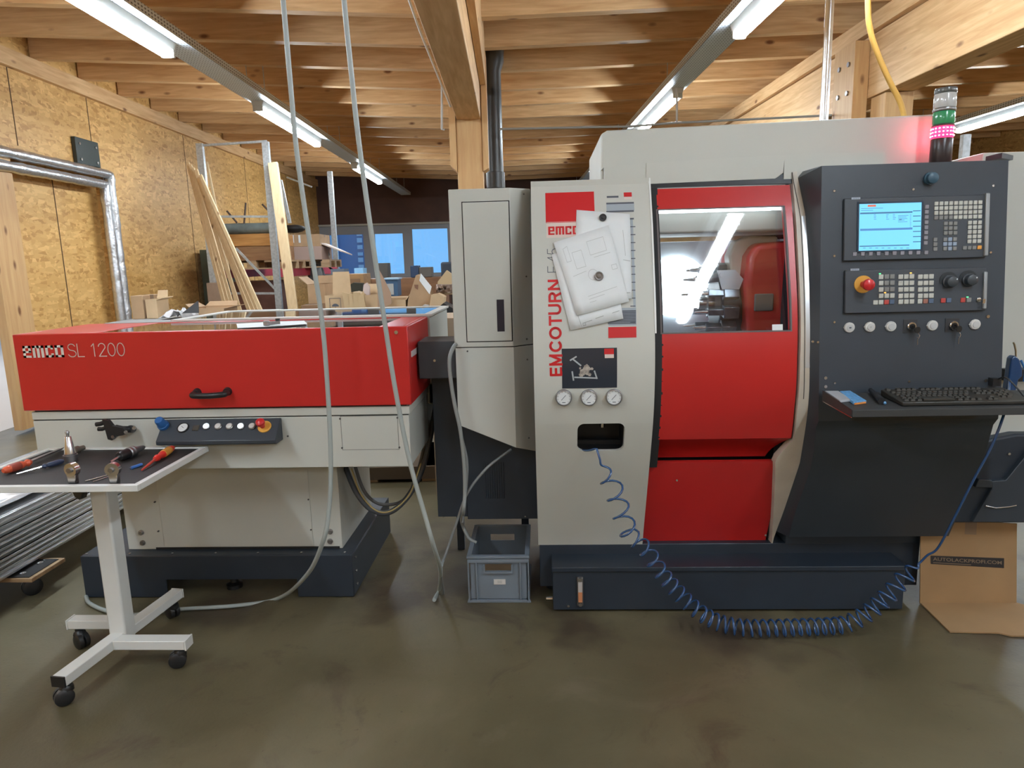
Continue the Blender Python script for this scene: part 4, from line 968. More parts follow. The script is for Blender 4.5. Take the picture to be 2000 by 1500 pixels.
mb = MB(); p = CP(1930, 742); mb.box((p.x, panelY(p.z)-.03, p.z-.02), (p.x+.03, panelY(p.z), p.z+.01)); mb.build('shelf_bracket', BLACK, shelf)
def shp(x, t, d=0):   # point on the shelf: x world, t 0 back .. 1 front, d above
    n = Vector((0, -(zb_2-zf_), (yb_-yf_))).normalized()
    return Vector((x, yb_+(yf_-yb_)*t, zb_2+(zf_-zb_2)*t)) + Vector((0, n.y, n.z))*d
# --- right-hand side housing
mb = MB(); Y2 = 3.0
mb.box((1.80, Y2, .75), (2.6, 3.7, 1.985)); 
rh = mb.build('side_housing', BEIGE, cnc, bevel=.004)
mb = MB(); zt5 = onY(1985, 325, 2.9).z
mb.prism([(XC1+.002, 2.86, 1.965), (XC1+.09, 2.93, 1.962), (XC1+.09, 2.93, 1.945), (XC1+.002, 2.86, 1.945)], (0, .1, 0)); mb.build('hinge_bracket', ANTH, cnc)
mb = MB(); p = onY(1955, 815, 2.97); mb.box((1.76, 2.96, .80), (1.80, 3.0, 1.2)); mb.build('bright_post', M('pale_metal', (.5, .5, .52), .4, .4), cnc)
mb = MB()
pts = [onY(x, y, 2.95) for x, y in ((1890, 872), (1935, 858), (1985, 848), (2060, 848), (2060, 1022), (1860, 1022), (1880, 960))]
mb.prism(pts, (0, .6, 0)); sh = mb.build('chip_conveyor_head', NAVY, cnc, bevel=.01)
mb = MB(); p = [onY(x, y, 2.93) for x, y in ((1912, 936), (1938, 938), (1938, 953), (1905, 952))]; mb.prism(p, (0, .1, 0))
p = [onY(x, y, 2.93) for x, y in ((1938, 940), (1965, 938), (2020, 870), (2060, 870), (2060, 1020), (1900, 1020), (1938, 955))]; mb.prism(p, (0, .03, 0)); mb.build('conveyor_flap', ANTH, sh, bevel=.003)
mb = MB(); c = onY(1975, 888, 2.93); mb.cyl((c.x, 2.951, c.z), (c.x, 2.94, c.z), .006, 8); mb.tube([onY(x, y, 2.925) for x, y in ((1925, 988), (1945, 992), (1970, 990), (1985, 987))], .003, 6); mb.build('conveyor_bolt', STEEL, sh)
mb = MB(); p, q = onY(1959, 720, 2.98), onY(2010, 742, 2.98); mb.box((p.x, 2.94, q.z), (q.x, 3.0, p.z)); mb.build('hose_hook', BLACK, cnc, bevel=.003)
# --- signal tower
TY = 3.05; tb = onY(1836, 318, TY); X_ = tb.x
zz = lambda y: onY(1842, y, TY).z
TR = onY(1860, 290, TY).x-X_
tw = thing('signal_tower', 'stack light with clear, green and glowing red segments on the lathe', 'signal light', (X_, TY, zz(330)))
R0 = .041
def seg(name, z0_, z1_, mat, r=R0): m = MB(); m.lathe((X_, TY, z0_), (0, 0, 1), [(0, r*.96), (.004, r), (z1_-z0_-.004, r), (z1_-z0_, r*.96)], 28); return m.build(name, mat, tw)
seg('tower_base', 1.955, zz(271), M('tower_dark', (.03, .02, .02), .3))
s_ = seg('red_segment', zz(271)+.001, zz(248), M('red_light', (.6, .01, .03), .3, emis=(1, .03, .12), es=3.2))
LEDM = M('led_red_hot', (1, 1, 1), .3, emis=(1, .10, .17), es=150)
for k in range(3):
    m = MB()
    for i in range(18): a = i*2*PI/18+.1; m.cbox((X_+R0*math.cos(a), TY+R0*math.sin(a), zz(266)+k*(zz(252)-zz(266))/2), (.004, .004, .003))
    m.build('led_row', LEDM, s_)
seg('joint_ring', zz(248)+.001, zz(244), M('ring_dark', (.06, .05, .05), .4), R0*1.02)
seg('green_segment', zz(244)+.001, zz(219), M('green_light', (.03, .30, .12), .25, coat=.5))
seg('clear_collar', zz(219)+.001, zz(212), STEELD, R0*1.04)
seg('clear_segment', zz(212)+.001, zz(184), M('clear_plastic', (.55, .56, .55), .15, coat=.8))
seg('tower_cap', zz(184)+.001, zz(173), M('cap_dark', (.10, .11, .11), .25, coat=.5))
# ================================================================== RED BAR LOADER
FR = 0
sl = thing('bar_loader', 'long bar loader with red lid over a light grey body, left of the lathe', 'machine', (-1.5, 3.3, 0))
HX0, HX1_, HY0, HY1, HZ0, HZ1 = -2.292, -.572, 2.85, 3.36, 1.006, 1.343
# hood: open box with glazed top
mb = MB(); t_ = .02
gx0, gx1 = -1.93, -.70; gy0, gy1 = HY0+.03, HY1-.02
mb.box((HX0, HY0, HZ0), (HX1_, HY0+t_, HZ1)); mb.box((HX0, HY0+t_, HZ0), (HX0+t_, HY1, HZ1)); mb.box((HX1_-t_, HY0+t_, HZ0), (HX1_, HY1, HZ1))
mb.box((HX0+t_, HY0+t_, HZ1-t_), (gx0, HY1, HZ1)); mb.box((gx1, HY0+t_, HZ1-t_), (HX1_-t_, HY1, HZ1)); mb.box((gx0, HY0+t_, HZ1-t_), (gx1, gy0, HZ1)); mb.box((gx0, gy1, HZ1-t_), (gx1, HY1, HZ1))
hood = mb.build('hood', RED, sl, bevel=.004)
LG = glass('lid_glass', (.75, .78, .78), .03, .10, .5)
mb = MB(); mb.box((gx0, gy0, HZ1-.008), (gx1, gy1, HZ1-.002)); mb.build('hood_window', LG, hood)
mb = MB(); zl_ = HZ1+.001
# lettering on the hood front
f_ = lambda u, v: (u, HY0-.0015, v)
OFFW = M('lettering_white', (.62, .58, .52), .5)
mb = MB(); p, q = onY(47, 699, HY0), onY(123, 674, HY0); emco_logo(mb, p.x, p.z, q.x-p.x, q.z-p.z, f_); mb.build('white_logo', OFFW, hood)
p = onY(134, 697, HY0); h_ = onY(134, 672, HY0).z-p.z
mb = MB(); thin_text(mb, 'SL', p.x, p.z, h_, .0035, f_, 1.05); p2 = onY(178, 696, HY0); thin_text(mb, '1200', p2.x, p2.z, h_, .0035, f_, 1.03); mb.build('thin_lettering', OFFW, hood)
mb = MB(); c = onY(774, 649, HY0); mb.cyl((c.x, HY0+.002, c.z), (c.x, HY0-.005, c.z), .008, 12); mb.build('hood_bolt', STEEL, hood)
# handle
a, b_ = onY(384, 768, HY0), onY(447, 767, HY0)
mb = MB(); hp = [(a.x+.004, HY0, a.z+.004), (a.x, HY0-.03, a.z), (a.x+.01, HY0-.045, a.z-.002), ((a.x+b_.x)/2, HY0-.052, a.z-.003), (b_.x-.012, HY0-.045, b_.z), (b_.x, HY0-.03, b_.z+.002), (b_.x-.004, HY0, b_.z+.006)]
mb.tube(smooth_path(hp, 5), [.013]*2+[.012]*40, 12) if False else mb.tube(smooth_path(hp, 5), .013, 12)
mb.cyl((a.x+.004, HY0, a.z+.004), (a.x+.004, HY0-.02, a.z+.004), .019, 16, .014); mb.cyl((b_.x-.004, HY0, b_.z+.006), (b_.x-.004, HY0-.02, b_.z+.006), .019, 16, .014)
mb.build('hood_handle', BLACK, sl)
mb = MB(); z0_ = onY(826, 676, 3.1).z; mb.bar((HX1_+.001, 2.9, z0_-.01), (HX1_+.001, 3.3, z0_-.01), .004, .025); mb.build('side_reflector_strip', M('pale_strip', (.6, .5, .5), .3), hood)
# body
BZ0 = onY(430, 915, 2.87).z
BYF = 2.865
mb = MB(); mb.box((-2.27, BYF, .962), (-.585, 3.9, HZ0-.008)); mb.build('body_rail', BEIGE, sl, bevel=.003)
mb = MB(); mb.box((-2.27, BYF+.002, BZ0), (-.59, 3.3, .958)); mb.box((-1.9, 3.3, BZ0), (-.59, 3.9, .958)); body = mb.build('body', BEIGE, sl, bevel=.003)
mb = MB(); mb.box((-2.265, BYF+.004, .956), (-.592, 3.28, .964)); mb.box((-2.26, BYF+.01, HZ0-.01), (-.6, 3.3, HZ0+.002)); mb.build('shadow_gap', M('gap_black'), sl)
# rear glazed box
RX0, RX1, RY1 = -1.86, -.562, 3.98
mb = MB(); e_ = .022
mb.box((RX0, HY1+.004, HZ0), (RX0+e_, RY1, HZ1)); mb.box((RX1-e_, HY1+.004, .9), (RX1, RY1, HZ1)); mb.box((RX0+e_, RY1-e_, HZ0), (RX1-e_, RY1, HZ1)); mb.box((RX0, HY1+.004, HZ0-.1), (RX1, RY1, HZ0))
mb.build('rear_box', BEIGE, sl, bevel=.003)
mb = MB(); fr_ = .03
for bx in (((RX0-.01, HY1+.002), (RX1+.01, HY1+fr_)), ((RX0-.01, RY1-fr_), (RX1+.01, RY1+.01)), ((RX0-.01, HY1+fr_), (RX0+fr_, RY1-fr_)), ((RX1-fr_, HY1+fr_), (RX1+.01, RY1-fr_))): mb.box((*bx[0], HZ1), (*bx[1], HZ1+.012))
rl = mb.build('rear_lid_frame', M('pale_frame', (.62, .60, .56), .4), sl, bevel=.002)
mb = MB(); mb.box((RX0+fr_, HY1+fr_, HZ1+.002), (RX1-fr_, RY1-fr_, HZ1+.008)); mb.build('rear_lid_window', LG, rl)
mb = MB()
for k in range(6): mb.cyl((RX0+.05, HY0+.08+k*.07, 1.12), (RX1-.05, HY0+.08+k*.07, 1.12), .012, 8)
mb.build('bar_stock', STEELD, sl, split=True)
mb = MB(); mb.box((HX0+.02, HY0+.02, HZ0), (HX1_-.02, HY1, HZ0+.01)); mb.build('loader_tray', M('tray_grey', (.24, .24, .23), .5), sl)
# console
ca, cb_ = onY(325, 819, BYF), onY(550, 816, BYF)
da, db = onY(300, 861, BYF-.09), onY(537, 861, BYF-.09)
cx0, cx1 = (ca.x+da.x)/2, (cb_.x+db.x)/2
zt_, zf2 = (ca.z+cb_.z)/2, (da.z+db.z)/2
prof_c = [(BYF, zt_), (BYF-.012, zt_), (BYF-.09, zf2), (BYF-.09, zf2-.016), (BYF-.075, zf2-.022), (BYF, zf2-.022)]
mb = MB(); mb.prism([(cx0, y, z) for y, z in prof_c], (cx1-cx0, 0, 0)); con = mb.build('console', ANTH, sl, bevel=.003)
nc = Vector((0, -(zt_-zf2), -(BYF-.012-(BYF-.09)))).normalized(); nc = Vector((0, -abs(zt_-zf2), .078)).normalized()
def conp(px, py):
    d = ray(px, py); p0 = Vector((0, BYF-.012, zt_)); t = (p0-CO).dot(nc)/d.dot(nc); return CO+d*t
def cb2(px, py, prof_, name, mat, par, n=22): c = conp(px, py); m = MB(); m.lathe(c, nc, prof_, n); return m.build(name, mat, par)
k1 = cb2(320, 832, [(0, .024), (.012, .024), (.014, .021), (.045, .019), (.05, .016)], 'blue_knob', BLUEP, con)
g_ = cb2(358, 836, [(0, .025), (.006, .025), (.008, .022), (.003, .021)], 'small_gauge', BLACK, con)
cb2(358, 836, [(.0035, .021), (.0042, .021)], 'gauge_dial', FACE, g_)
c = conp(358, 836); mb = MB(); mb.bar(c+nc*.005+Vector((-.006, 0, .006)), c+nc*.005+Vector((.008, 0, -.006)), .002, .001); mb.build('gauge_needle', INKD, g_)
c = conp(383, 836); mb = MB(); mb.cbox(c+nc*.002, (.028, .028, .004), Matrix.Rotation(math.asin(min(1, -nc.y)), 4, 'X')); mb.build('rocker_switch', M('switch_brown', (.05, .045, .035), .4), con, bevel=.002)
LITB = M('lit_white_button', (.8, .9, 1), .3, emis=(.8, .95, 1), es=1.3)
for i, px in enumerate((404, 427, 449, 471, 493)):
    o = cb2(px, 834-i*.1, [(0, .016), (.006, .016), (.008, .014)], 'button_collar', STEELD, con)
    cb2(px, 834-i*.1, [(.006, .0125), (.011, .0125), (.012, .011)], 'button_cap', LITB if i in (0, 3) else BT, o)
e_ = cb2(517, 834, [(0, .029), (.004, .029), (.006, .027)], 'emergency_stop', YEL, con, 30)
cb2(514, 834, [(.005, .011), (.026, .011), (.026, .017), (.036, .0195), (.044, .018), (.05, .01), (.051, .001)], 'stop_button', REDP, e_)
# screws, inspection cover
mb = MB()
for px, py in ((562, 852), (664, 818), (776, 816), (668, 875), (780, 874)):
    c = onY(px, py, BYF); mb.cyl((c.x, BYF+.003, c.z), (c.x, BYF-.001, c.z), .0042, 10)
mb.build('body_screw', M('screw_dark'), sl, split=True)
mb = MB(); p, q = onY(664, 813, BYF), onY(780, 878, BYF)
for bx in (((p.x, q.z), (q.x, q.z+.002)), ((p.x, p.z-.002), (q.x, p.z)), ((p.x, q.z), (p.x+.002, p.z)), ((q.x-.002, q.z), (q.x, p.z))): mb.box((bx[0][0], BYF+.001, bx[0][1]), (bx[1][0], BYF+.003, bx[1][1]))
mb.build('cover_outline', M('outline_grey', (.2, .2, .18), .6), body)
# black clamp lever
L_ = lambda x, y, d=.03: Vector((onY(x, y, BYF-d).x, BYF-d, onY(x, y, BYF-d).z))
mb = MB()
mb.cyl(L_(258, 838, -.0), L_(255, 838, .035), .017, 16); mb.tube([L_(256, 838, .03), L_(240, 840, .04), L_(225, 836, .05)], [.014, .018, .016], 12)
mb.prism([L_(216, 820, .05), L_(205, 818, .05), L_(212, 842, .05), L_(216, 856, .05), L_(224, 858, .05), L_(234, 850, .05), L_(246, 848, .05), L_(252, 840, .05), L_(245, 834, .05), L_(224, 830, .05)], (0, -.02, 0))
mb.tube([L_(212, 822, .055), L_(196, 828, .055), L_(188, 829, .055)], .010, 10); mb.tube([L_(215, 832, .055), L_(200, 838, .055), L_(192, 838, .055)], .009, 10)
lv = mb.build('clamp_lever', BLACK, sl)
mb = MB()
for px, py in ((221, 853), (246, 844), (262, 836)): c = L_(px, py, .071); mb.cyl(c, c+Vector((0, -.004, 0)), .0075, 12)
mb.build('lever_pin', STEEL, lv, split=True)
# pedestal
PYF = 3.16
p, q = onY(252, 1078, PYF), onY(670, 1078, PYF)
pz = onY(400, 1078, PYF).z
mb = MB(); mb.box((p.x, PYF, .222), (q.x, 3.75, BZ0+.002)); ped = mb.build('pedestal', BEIGE, sl, bevel=.003)
mb = MB(); a, b_ = onY(305, 930, PYF), onY(613, 1066, PYF)
mb.box((a.x, PYF-.004, b_.z), (b_.x, PYF-.0005, BZ0-.01)); mb.build('pedestal_cover', BEIGE, ped, bevel=.0015)
mb = MB(); a, b_ = onY(305, 1069, PYF), onY(664, 1073, PYF); mb.box((a.x, PYF-.002, b_.z), (b_.x, PYF+.001, a.z)); mb.build('slot', M('gap_black'), ped)
mb = MB()
for px, py in ((303, 980), (310, 1037), (603, 975), (608, 1034)): c = onY(px, py, PYF); mb.cyl((c.x, PYF, c.z), (c.x, PYF-.007, c.z), .0042, 10)
mb.build('pedestal_screw', M('screw_dark'), ped, split=True)
mb = MB()
for px, py in ((276, 1040), (279, 1060), (645, 1038), (645, 1057)): c = onY(px, py, PYF); mb.lathe((c.x, PYF, c.z), (0, -1, 0), [(0, .014), (.004, .014), (.005, .010), (.012, .009)], 16)
mb.build('pedestal_bolt', STEELD, ped, split=True)
# base
SY = 3.08; bz = .222; nz = onY(450, 1132, SY).z
bx0_, bx1_ = -2.305, -.95
n0, n1 = onY(325, 1140, SY).x, onY(580, 1140, SY).x
mb = MB()
mb.prism([(bx0_, SY, 0.005), (n0, SY, 0.005), (n0, SY, nz), (n1, SY, nz), (n1, SY, 0.005), (bx1_, SY, 0.005), (bx1_, SY, bz), (bx0_, SY, bz)], (0, .008, 0))
mb.box((bx0_, SY+.008, bz-.008), (bx1_, 3.9, bz)); mb.box((bx1_-.008, SY+.008, .005), (bx1_, 3.9, bz-.008)); mb.box((bx0_, SY+.008, .005), (bx0_+.008, 3.9, bz-.008))
base = mb.build('loader_base', NAVY, sl, bevel=.003)
mb = MB()
for px in (166, 250, 333, 417, 500, 585, 670): c = onZ(px, 1085, bz); mb.cyl((c.x, SY+.025, bz), (c.x, SY+.025, bz+.005), .006, 10)
for z in (.05, .12, .19): mb.cyl((bx1_-.002, SY+.05, z), (bx1_+.008, SY+.05, z), .007, 10)
mb.build('base_bolt', STEEL, base, split=True)
mb = MB()
for x in (bx0_+.1, bx1_-.1, -1.6):
    for y in (3.2, 3.75): mb.lathe((x, y, 0), (0, 0, 1), [(0, .04), (.02, .04), (.03, .02), (.215, .02)], 14)
mb.build('levelling_foot', BLACK, sl, split=True)
# paper and tool lying on the glass
mb = MB(); a, b_, c, d = [onZ(x, y, HZ1+.004) for x, y in ((464, 640), (600, 634), (594, 626), (520, 628))]
pts = [onZ(x, y, HZ1+.003) for x, y in ((464, 641), (530, 638), (600, 633), (594, 627), (530, 629), (462, 633))]
mb.prism(pts, (0, 0, .0015)); mb.build('note_sheet', PAPER, label='white sheet of paper lying on the red loader lid window', cat='paper')
tz_ = HZ1+.006
tl = thing('small_clamp_tool', 'small grey clamp tool lying on the paper on the loader lid', 'tool', onZ(535, 632, HZ1+.005))
mb = MB(); a, b_ = onZ(521, 636, tz_), onZ(547, 630, tz_+.01); mb.bar(a+Vector((0, 0, .008)), b_+Vector((0, 0, .002)), .022, .014); mb.cyl(a, a+Vector((0, 0, .022)), .014, 12); mb.build('tool_body', STEELD, tl, bevel=.003)
mb = MB(); mb.cyl(b_+Vector((-.01, 0, -.006)), b_+Vector((-.01, 0, .018)), .010, 12); mb.build('tool_knob', BLACK, tl)
# ================================================================== TROLLEY
FR = 0
TZ = .85
tr = thing('tool_trolley', 'white steel tool trolley on four casters with black topped tray', 'trolley', (-1.77, 2.56, 0))
tx0, tx1, ty0, ty1 = -2.17, -1.455, 2.275, 2.805
mb = MB(); mb.box((tx0, ty0, TZ-.024), (tx1, ty0+.022, TZ)); mb.box((tx0, ty1-.022, TZ-.024), (tx1, ty1, TZ)); mb.box((tx0, ty0+.022, TZ-.024), (tx0+.022, ty1-.022, TZ)); mb.box((tx1-.022, ty0+.022, TZ-.024), (tx1, ty1-.022, TZ)); mb.box((tx0+.01, ty0+.01, TZ-.022), (tx1-.01, ty1-.01, TZ-.016))
mb.build('tray_frame', WHITE, tr, bevel=.002)
mb = MB(); mb.box((tx0+.022, ty0+.022, TZ-.016), (tx1-.022, ty1-.022, TZ-.006)); mb.build('tray_mat', M('black_mat', (.012, .011, .010), .65, bump=.15, bscale=300), tr)
cx_, cy_ = -1.785, 2.57
mb = MB(); mb.prism([(cx_+sx*.036, cy_+sy*.036, .085) for sx, sy in ((-1, -1), (1, -1), (1, 1), (-1, 1))], (0, 0, TZ-.024-.085)); mb.build('column', WHITE, tr, bevel=.008, segs=3)
mb = MB(); mb.cyl((cx_-.036, cy_-.01, .745), (cx_-.07, cy_-.02, .742), .008, 10); mb.lathe((cx_-.062, cy_-.03, .742), (-.3, -1, 0), [(0, .022), (.006, .030), (.022, .030), (.027, .024)], 8); mb.build('clamp_knob', BLACK, tr)
mb = MB(); mb.box((cx_-.13, cy_-.05, TZ-.034), (cx_+.13, cy_+.05, TZ-.024)); mb.build('tray_plate', WHITE, tr)
lz0, lz1 = .088, .128
ends = [Vector((-1.822, 2.235, 0)), Vector((-1.74, 2.92, 0)), Vector((-2.07, 2.66, 0)), Vector((-1.47, 2.485, 0))]
cen = Vector((-1.775, 2.57, 0)); up_ = Vector((0, 0, (lz0+lz1)/2))
xb_ = [Vector((-1.775, 2.57, 0)), Vector((-1.775, 2.57, 0)), Vector((-1.80, 2.66, 0)), Vector((-1.80, 2.50, 0))]
ends[3].y = 2.50
for i, e in enumerate(ends):
    s0 = xb_[i] if i > 1 else ends[0].lerp(ends[1], .5)
    d = (e-s0).normalized(); m = MB(); m.bar(s0+up_, e+up_, .055, (lz1-lz0)-(.001 if i > 1 else 0)); lg = m.build('leg', WHITE, tr, bevel=.003)
    m = MB(); m.bar(e+up_, e+up_+d*.006, .057, lz1-lz0+.002); m.build('end_plug', BLACK if i == 0 else WHITE, lg)
def caster(c, parent, yaw=.3, z1=.088, r=.034):
    d = Vector((math.cos(yaw), math.sin(yaw), 0))
    m = MB(); m.cyl((c.x, c.y, z1-.012), (c.x, c.y, z1), .014, 12)
    m.tube([c+Vector((0, 0, z1-.014)), c-d*.004+Vector((0, 0, z1-.024)), c-d*.02+Vector((0, 0, r+.006))], [.02, .026, .022], 10); cs = m.build('caster_fork', BLACK, parent)
    ax = Vector((-d.y, d.x, 0)); w = c-d*.018+Vector((0, 0, r))
    for s in (-1, 1):
        m = MB(); m.lathe(w+ax*s*.004, ax*s, [(0, r), (.004, r), (.016, r*.97), (.020, r*.8), (.022, r*.3)], 22); m.build('caster_wheel', BLACK, cs)
for i, e in enumerate(ends): caster(e-(e-cen).normalized()*.035+Vector((.0, 0, 0)), tr, (.8, -.6, 2.6, .4)[i])
# ---- tools lying on the tray
TS = TZ-.006
def tp(x, y, h=0): p = onZ(x, y, TS+h); return Vector((p.x, p.y, TS+h))
def driver(name, label, tip, neck, end, hcol, scol, rh=.013, rs=.004, band=None):
    t = thing(name, label, 'screwdriver', tp(*neck)); h = rh+.001
    a, b_, c = tp(*tip, rs+.001), tp(*neck, h), tp(*end, h); d = (c-b_); L_ = d.length; d.normalize()
    m = MB(); m.tube([a, a.lerp(b_, .5), b_], [rs*.7, rs, rs], 8); m.build('shaft', scol, t)
    m = MB(); m.lathe(b_, d, [(0, rh*.55), (.006, rh*.75), (L_*.12, rh*.95), (L_*.22, rh*.6), (L_*.34, rh*.95), (L_*.7, rh), (L_*.92, rh*.85), (L_, rh*.5)], 14); hd = m.build('handle', hcol, t)
    if band:
        m = MB(); m.lathe(b_+d*L_*.42, d, [(0, rh*.98), (.001, rh*1.06), (L_*.35, rh*1.06), (L_*.36, rh*.98)], 14); m.build('handle_grip', band, hd)
    return t
ORP = M('orange_plastic', (.62, .10, .04), .35)
driver('screwdriver', 'red and yellow insulated screwdriver at the right side of the tray', (277, 918), (303, 897), (338, 874), M('bright_red_plastic', (.65, .03, .02), .3), M('red_sleeve', (.50, .06, .04), .4), .015, .005, M('yellow_grip', (.7, .33, .05), .4))
driver('screwdriver', 'orange handled screwdriver at the left edge of the tray', (140, 868), (60, 902), (6, 920), ORP, STEELD, .016, .004, M('dark_red_grip', (.28, .05, .03), .5))
driver('screwdriver', 'slim screwdriver with dark blue handle and bare blade, left of the upright taper holder', (32, 926), (82, 912), (124, 900), M('slate_blue_handle', (.03, .045, .09), .4), STEEL, .011, .0035)
t = thing('long_file', 'long dark rod lying behind the orange screwdriver', 'tool', tp(100, 885)); m = MB(); m.bar(tp(62, 900, .01), tp(118, 877, .02), .014, .006); m.build('rod', STEELD, t)
# standing taper holder
p = tp(139, 900); t = thing('taper_holder', 'steel taper tool holder standing upright on the tray', 'tool holder', p)
m = MB(); m.lathe(p, (0, 0, 1), [(0, .024), (.012, .024), (.012, .027), (.026, .027), (.026, .022), (.032, .022)], 24); b_ = m.build('flange', STEELD, t)
m = MB(); m.lathe(p+Vector((0, 0, .032)), (0, 0, 1), [(0, .021), (.068, .0125), (.070, .011)], 24); m.build('taper', STEEL, t)
m = MB(); m.lathe(p+Vector((0, 0, .102)), (0, 0, 1), [(0, .006), (.012, .005), (.014, .008), (.02, .008), (.024, .005)], 14); m.build('pull_stud', STEELD, t)
# second, lying behind
t = thing('tool_arbor', 'short dark arbor lying right behind the upright taper holder', 'tool holder', tp(156, 876)); a, b_ = tp(145, 880, .016), tp(166, 873, .016)
m = MB(); m.lathe(a, b_-a, [(0, .015), (.02, .016), (.022, .011), (.05, .010)], 16); m.build('arbor', M('bronze_steel', (.2, .17, .14), .4, .7), t)
# collet chuck
a, b_ = tp(215, 899, .022), tp(281, 873, .022); d = (b_-a).normalized(); L_ = (b_-a).length
t = thing('collet_chuck', 'dark collet chuck with drill lying in the middle of the tray', 'tool holder', tp(245, 888))
m = MB(); m.lathe(a+d*L_*.25, d, [(0, .016), (.01, .021), (.05, .021), (.052, .017)], 20); m.build('collet_nut', BLACK, t)
m = MB(); m.lathe(a+d*(L_*.25+.05), d, [(0, .018), (.006, .023), (.014, .023), (.016, .018), (.024, .018), (.026, .023), (.034, .023), (.04, .016), (.09, .010), (.10, .006)], 20); m.build('chuck_body', STEELD, t)
m = MB(); m.cyl(a-Vector((0, 0, .008)), a+d*L_*.27, .005, 8); m.build('drill_bit', STEEL, t)
# blue bit, pins, two chrome holders
t = thing('bit_holder', 'small blue bit holder lying beside the red screwdriver tip', 'tool', tp(266, 910)); a, b_ = tp(256, 914, .006), tp(277, 907, .006)
m = MB(); m.cyl(a, b_, .006, 10); m.build('blue_sleeve', M('bright_blue_plastic', (.05, .17, .5), .4), t); m = MB(); m.cyl(a, a-(b_-a)*.15, .003, 8); m.build('bit_tip', STEELD, t)
def knurl(px, py, nm, label, sgn):
    p = tp(px, py); t = thing('knurl_holder', label, 'tool holder', p)
    m = MB(); m.prism([p+Vector((-.016, -.006, 0)), p+Vector((.014, -.006, 0)), p+Vector((.016, -.006, .038)), p+Vector((-.02, -.006, .045))], (0, .02, 0)); m.build('holder_foot', STEEL, t, bevel=.003)
    c = p+Vector((0, 0, .052)); m = MB(); m.lathe(c+Vector((0, -.008, 0)), (.15*sgn, 1, 0), [(0, .014), (0, .025), (.022, .025), (.022, .014)], 24); m.build('roller_ring', STEEL, t)
    m = MB(); m.cyl(c+Vector((0, -.016, 0)), c+Vector((0, .02, 0)), .009, 14); m.build('roller_pin', STEELD, t)
knurl(143, 944, 'a', 'chrome roller holder at the front of the tray below the taper holder', 1)
knurl(224, 944, 'b', 'chrome roller holder at the front of the tray, right of the other', -1)
for i, (a, b_) in enumerate((((166, 940), (213, 927)), ((181, 941), (215, 930)))):
    m = MB(); m.cyl(tp(*a, .003), tp(*b_, .003), .0022, 8); m.build('steel_pin', STEEL, label=('thin steel pin pointing at the right roller holder, the longer of two', 'shorter thin steel pin right beside the longer one on the tray')[i], cat='pin')
# ================================================================== ALUMINIUM ON DOLLY
dl = thing('transport_dolly', 'low wooden dolly on casters under the aluminium profiles', 'dolly', (-2.75, 4.0, 0))
mb = MB(); mb.box((-3.3, 3.02, .115), (-2.52, 3.26, .135)); mb.build('board', W_P, dl, bevel=.002)
mb = MB(); mb.box((-3.3, 4.6, .115), (-2.52, 4.85, .135)); mb.build('board', W_P, dl, bevel=.002)
mb = MB(); mb.box((-2.80, 3.03, .135), (-2.54, 3.24, .139)); mb.build('fixing_plate', BLACK, dl)
mb = MB()
for x in (-2.74, -2.60):
    for y in (3.07, 3.19): mb.lathe((x, y, .139), (0, 0, 1), [(0, .014), (.003, .014), (.003, .006), (.001, .005)], 14)
mb.build('washer', STEEL, dl, split=True)
for x, y in ((-2.6, 3.14), (-3.2, 3.14), (-2.6, 4.7), (-3.2, 4.7)): caster(Vector((x, y, 0)), dl, .9, .115, .045)
k_ = 0
for j in range(6):
    m = MB(); x0_ = -3.35+.015*j; x1_ = -2.64+.004*(j % 2); z0_ = .145+j*.052
    m.box((x0_, 2.5, z0_), (x1_, 5.1, z0_+.046)); 
    m.box((x1_, 2.5, z0_+.004), (x1_+.010, 5.1, z0_+.018)); m.box((x1_, 2.5, z0_+.028), (x1_+.010, 5.1, z0_+.042))
    m.build('aluminium_profile', ALU, label='long aluminium profile stacked on the dolly, ' + ('lowest of the stack', 'second from the bottom', 'third from the bottom', 'third from the top', 'second from the top', 'topmost of the stack')[j], cat='aluminium profile', group='aluminium profiles on the dolly', bevel=.002)
# foil pack on top
mb = MB(); rnd = random.Random(5)
rows = [[(-3.3+.09*i, 2.5+.12*j, .462+.012*rnd.random()+(.01 if i % 3 == 1 else 0)) for i in range(8)] for j in range(22)]
mb.grid(rows); mb.build('plastic_wrap', M('wrap_film', (.6, .63, .66), .15, .3), solid=.004, soff=1, label='crinkled shiny plastic wrap lying over the aluminium profiles', cat='wrap', ang=10)
# ================================================================== CRATE
FR = 0
cr = thing('plastic_crate', 'grey blue stacking crate on the floor between the machines', 'crate', (-.237, 3.22, 0))
a0, a1 = -.385, -.088; y0, y1 = 3.025, 3.425; ch = .235
CR = M('crate_grey_blue', (.17, .20, .235), .45, var=.06)
mb = MB(); t_ = .006; i_ = .016
def cwall(m, x0_, x1_, yy0, yy1, z0_, z1_): m.box((x0_, yy0, z0_), (x1_, yy1, z1_))
hx0_, hx1_, hz0_, hz1_ = -.30, -.175, .155, .19
for yy in (y0+i_, y1-i_-t_):
    mb.box((a0+i_, yy, .012), (hx0_, yy+t_, ch)); mb.box((hx1_, yy, .012), (a1-i_, yy+t_, ch)); mb.box((hx0_, yy, .012), (hx1_, yy+t_, hz0_)); mb.box((hx0_, yy, hz1_), (hx1_, yy+t_, ch))
mb.box((a0+i_, y0+i_+t_, .012), (a0+i_+t_, y1-i_-t_, ch)); mb.box((a1-i_-t_, y0+i_+t_, .012), (a1-i_, y1-i_-t_, ch)); mb.box((a0+i_, y0+i_, .006), (a1-i_, y1-i_, .014))
shell = mb.build('crate_shell', CR, cr)
mb = MB()
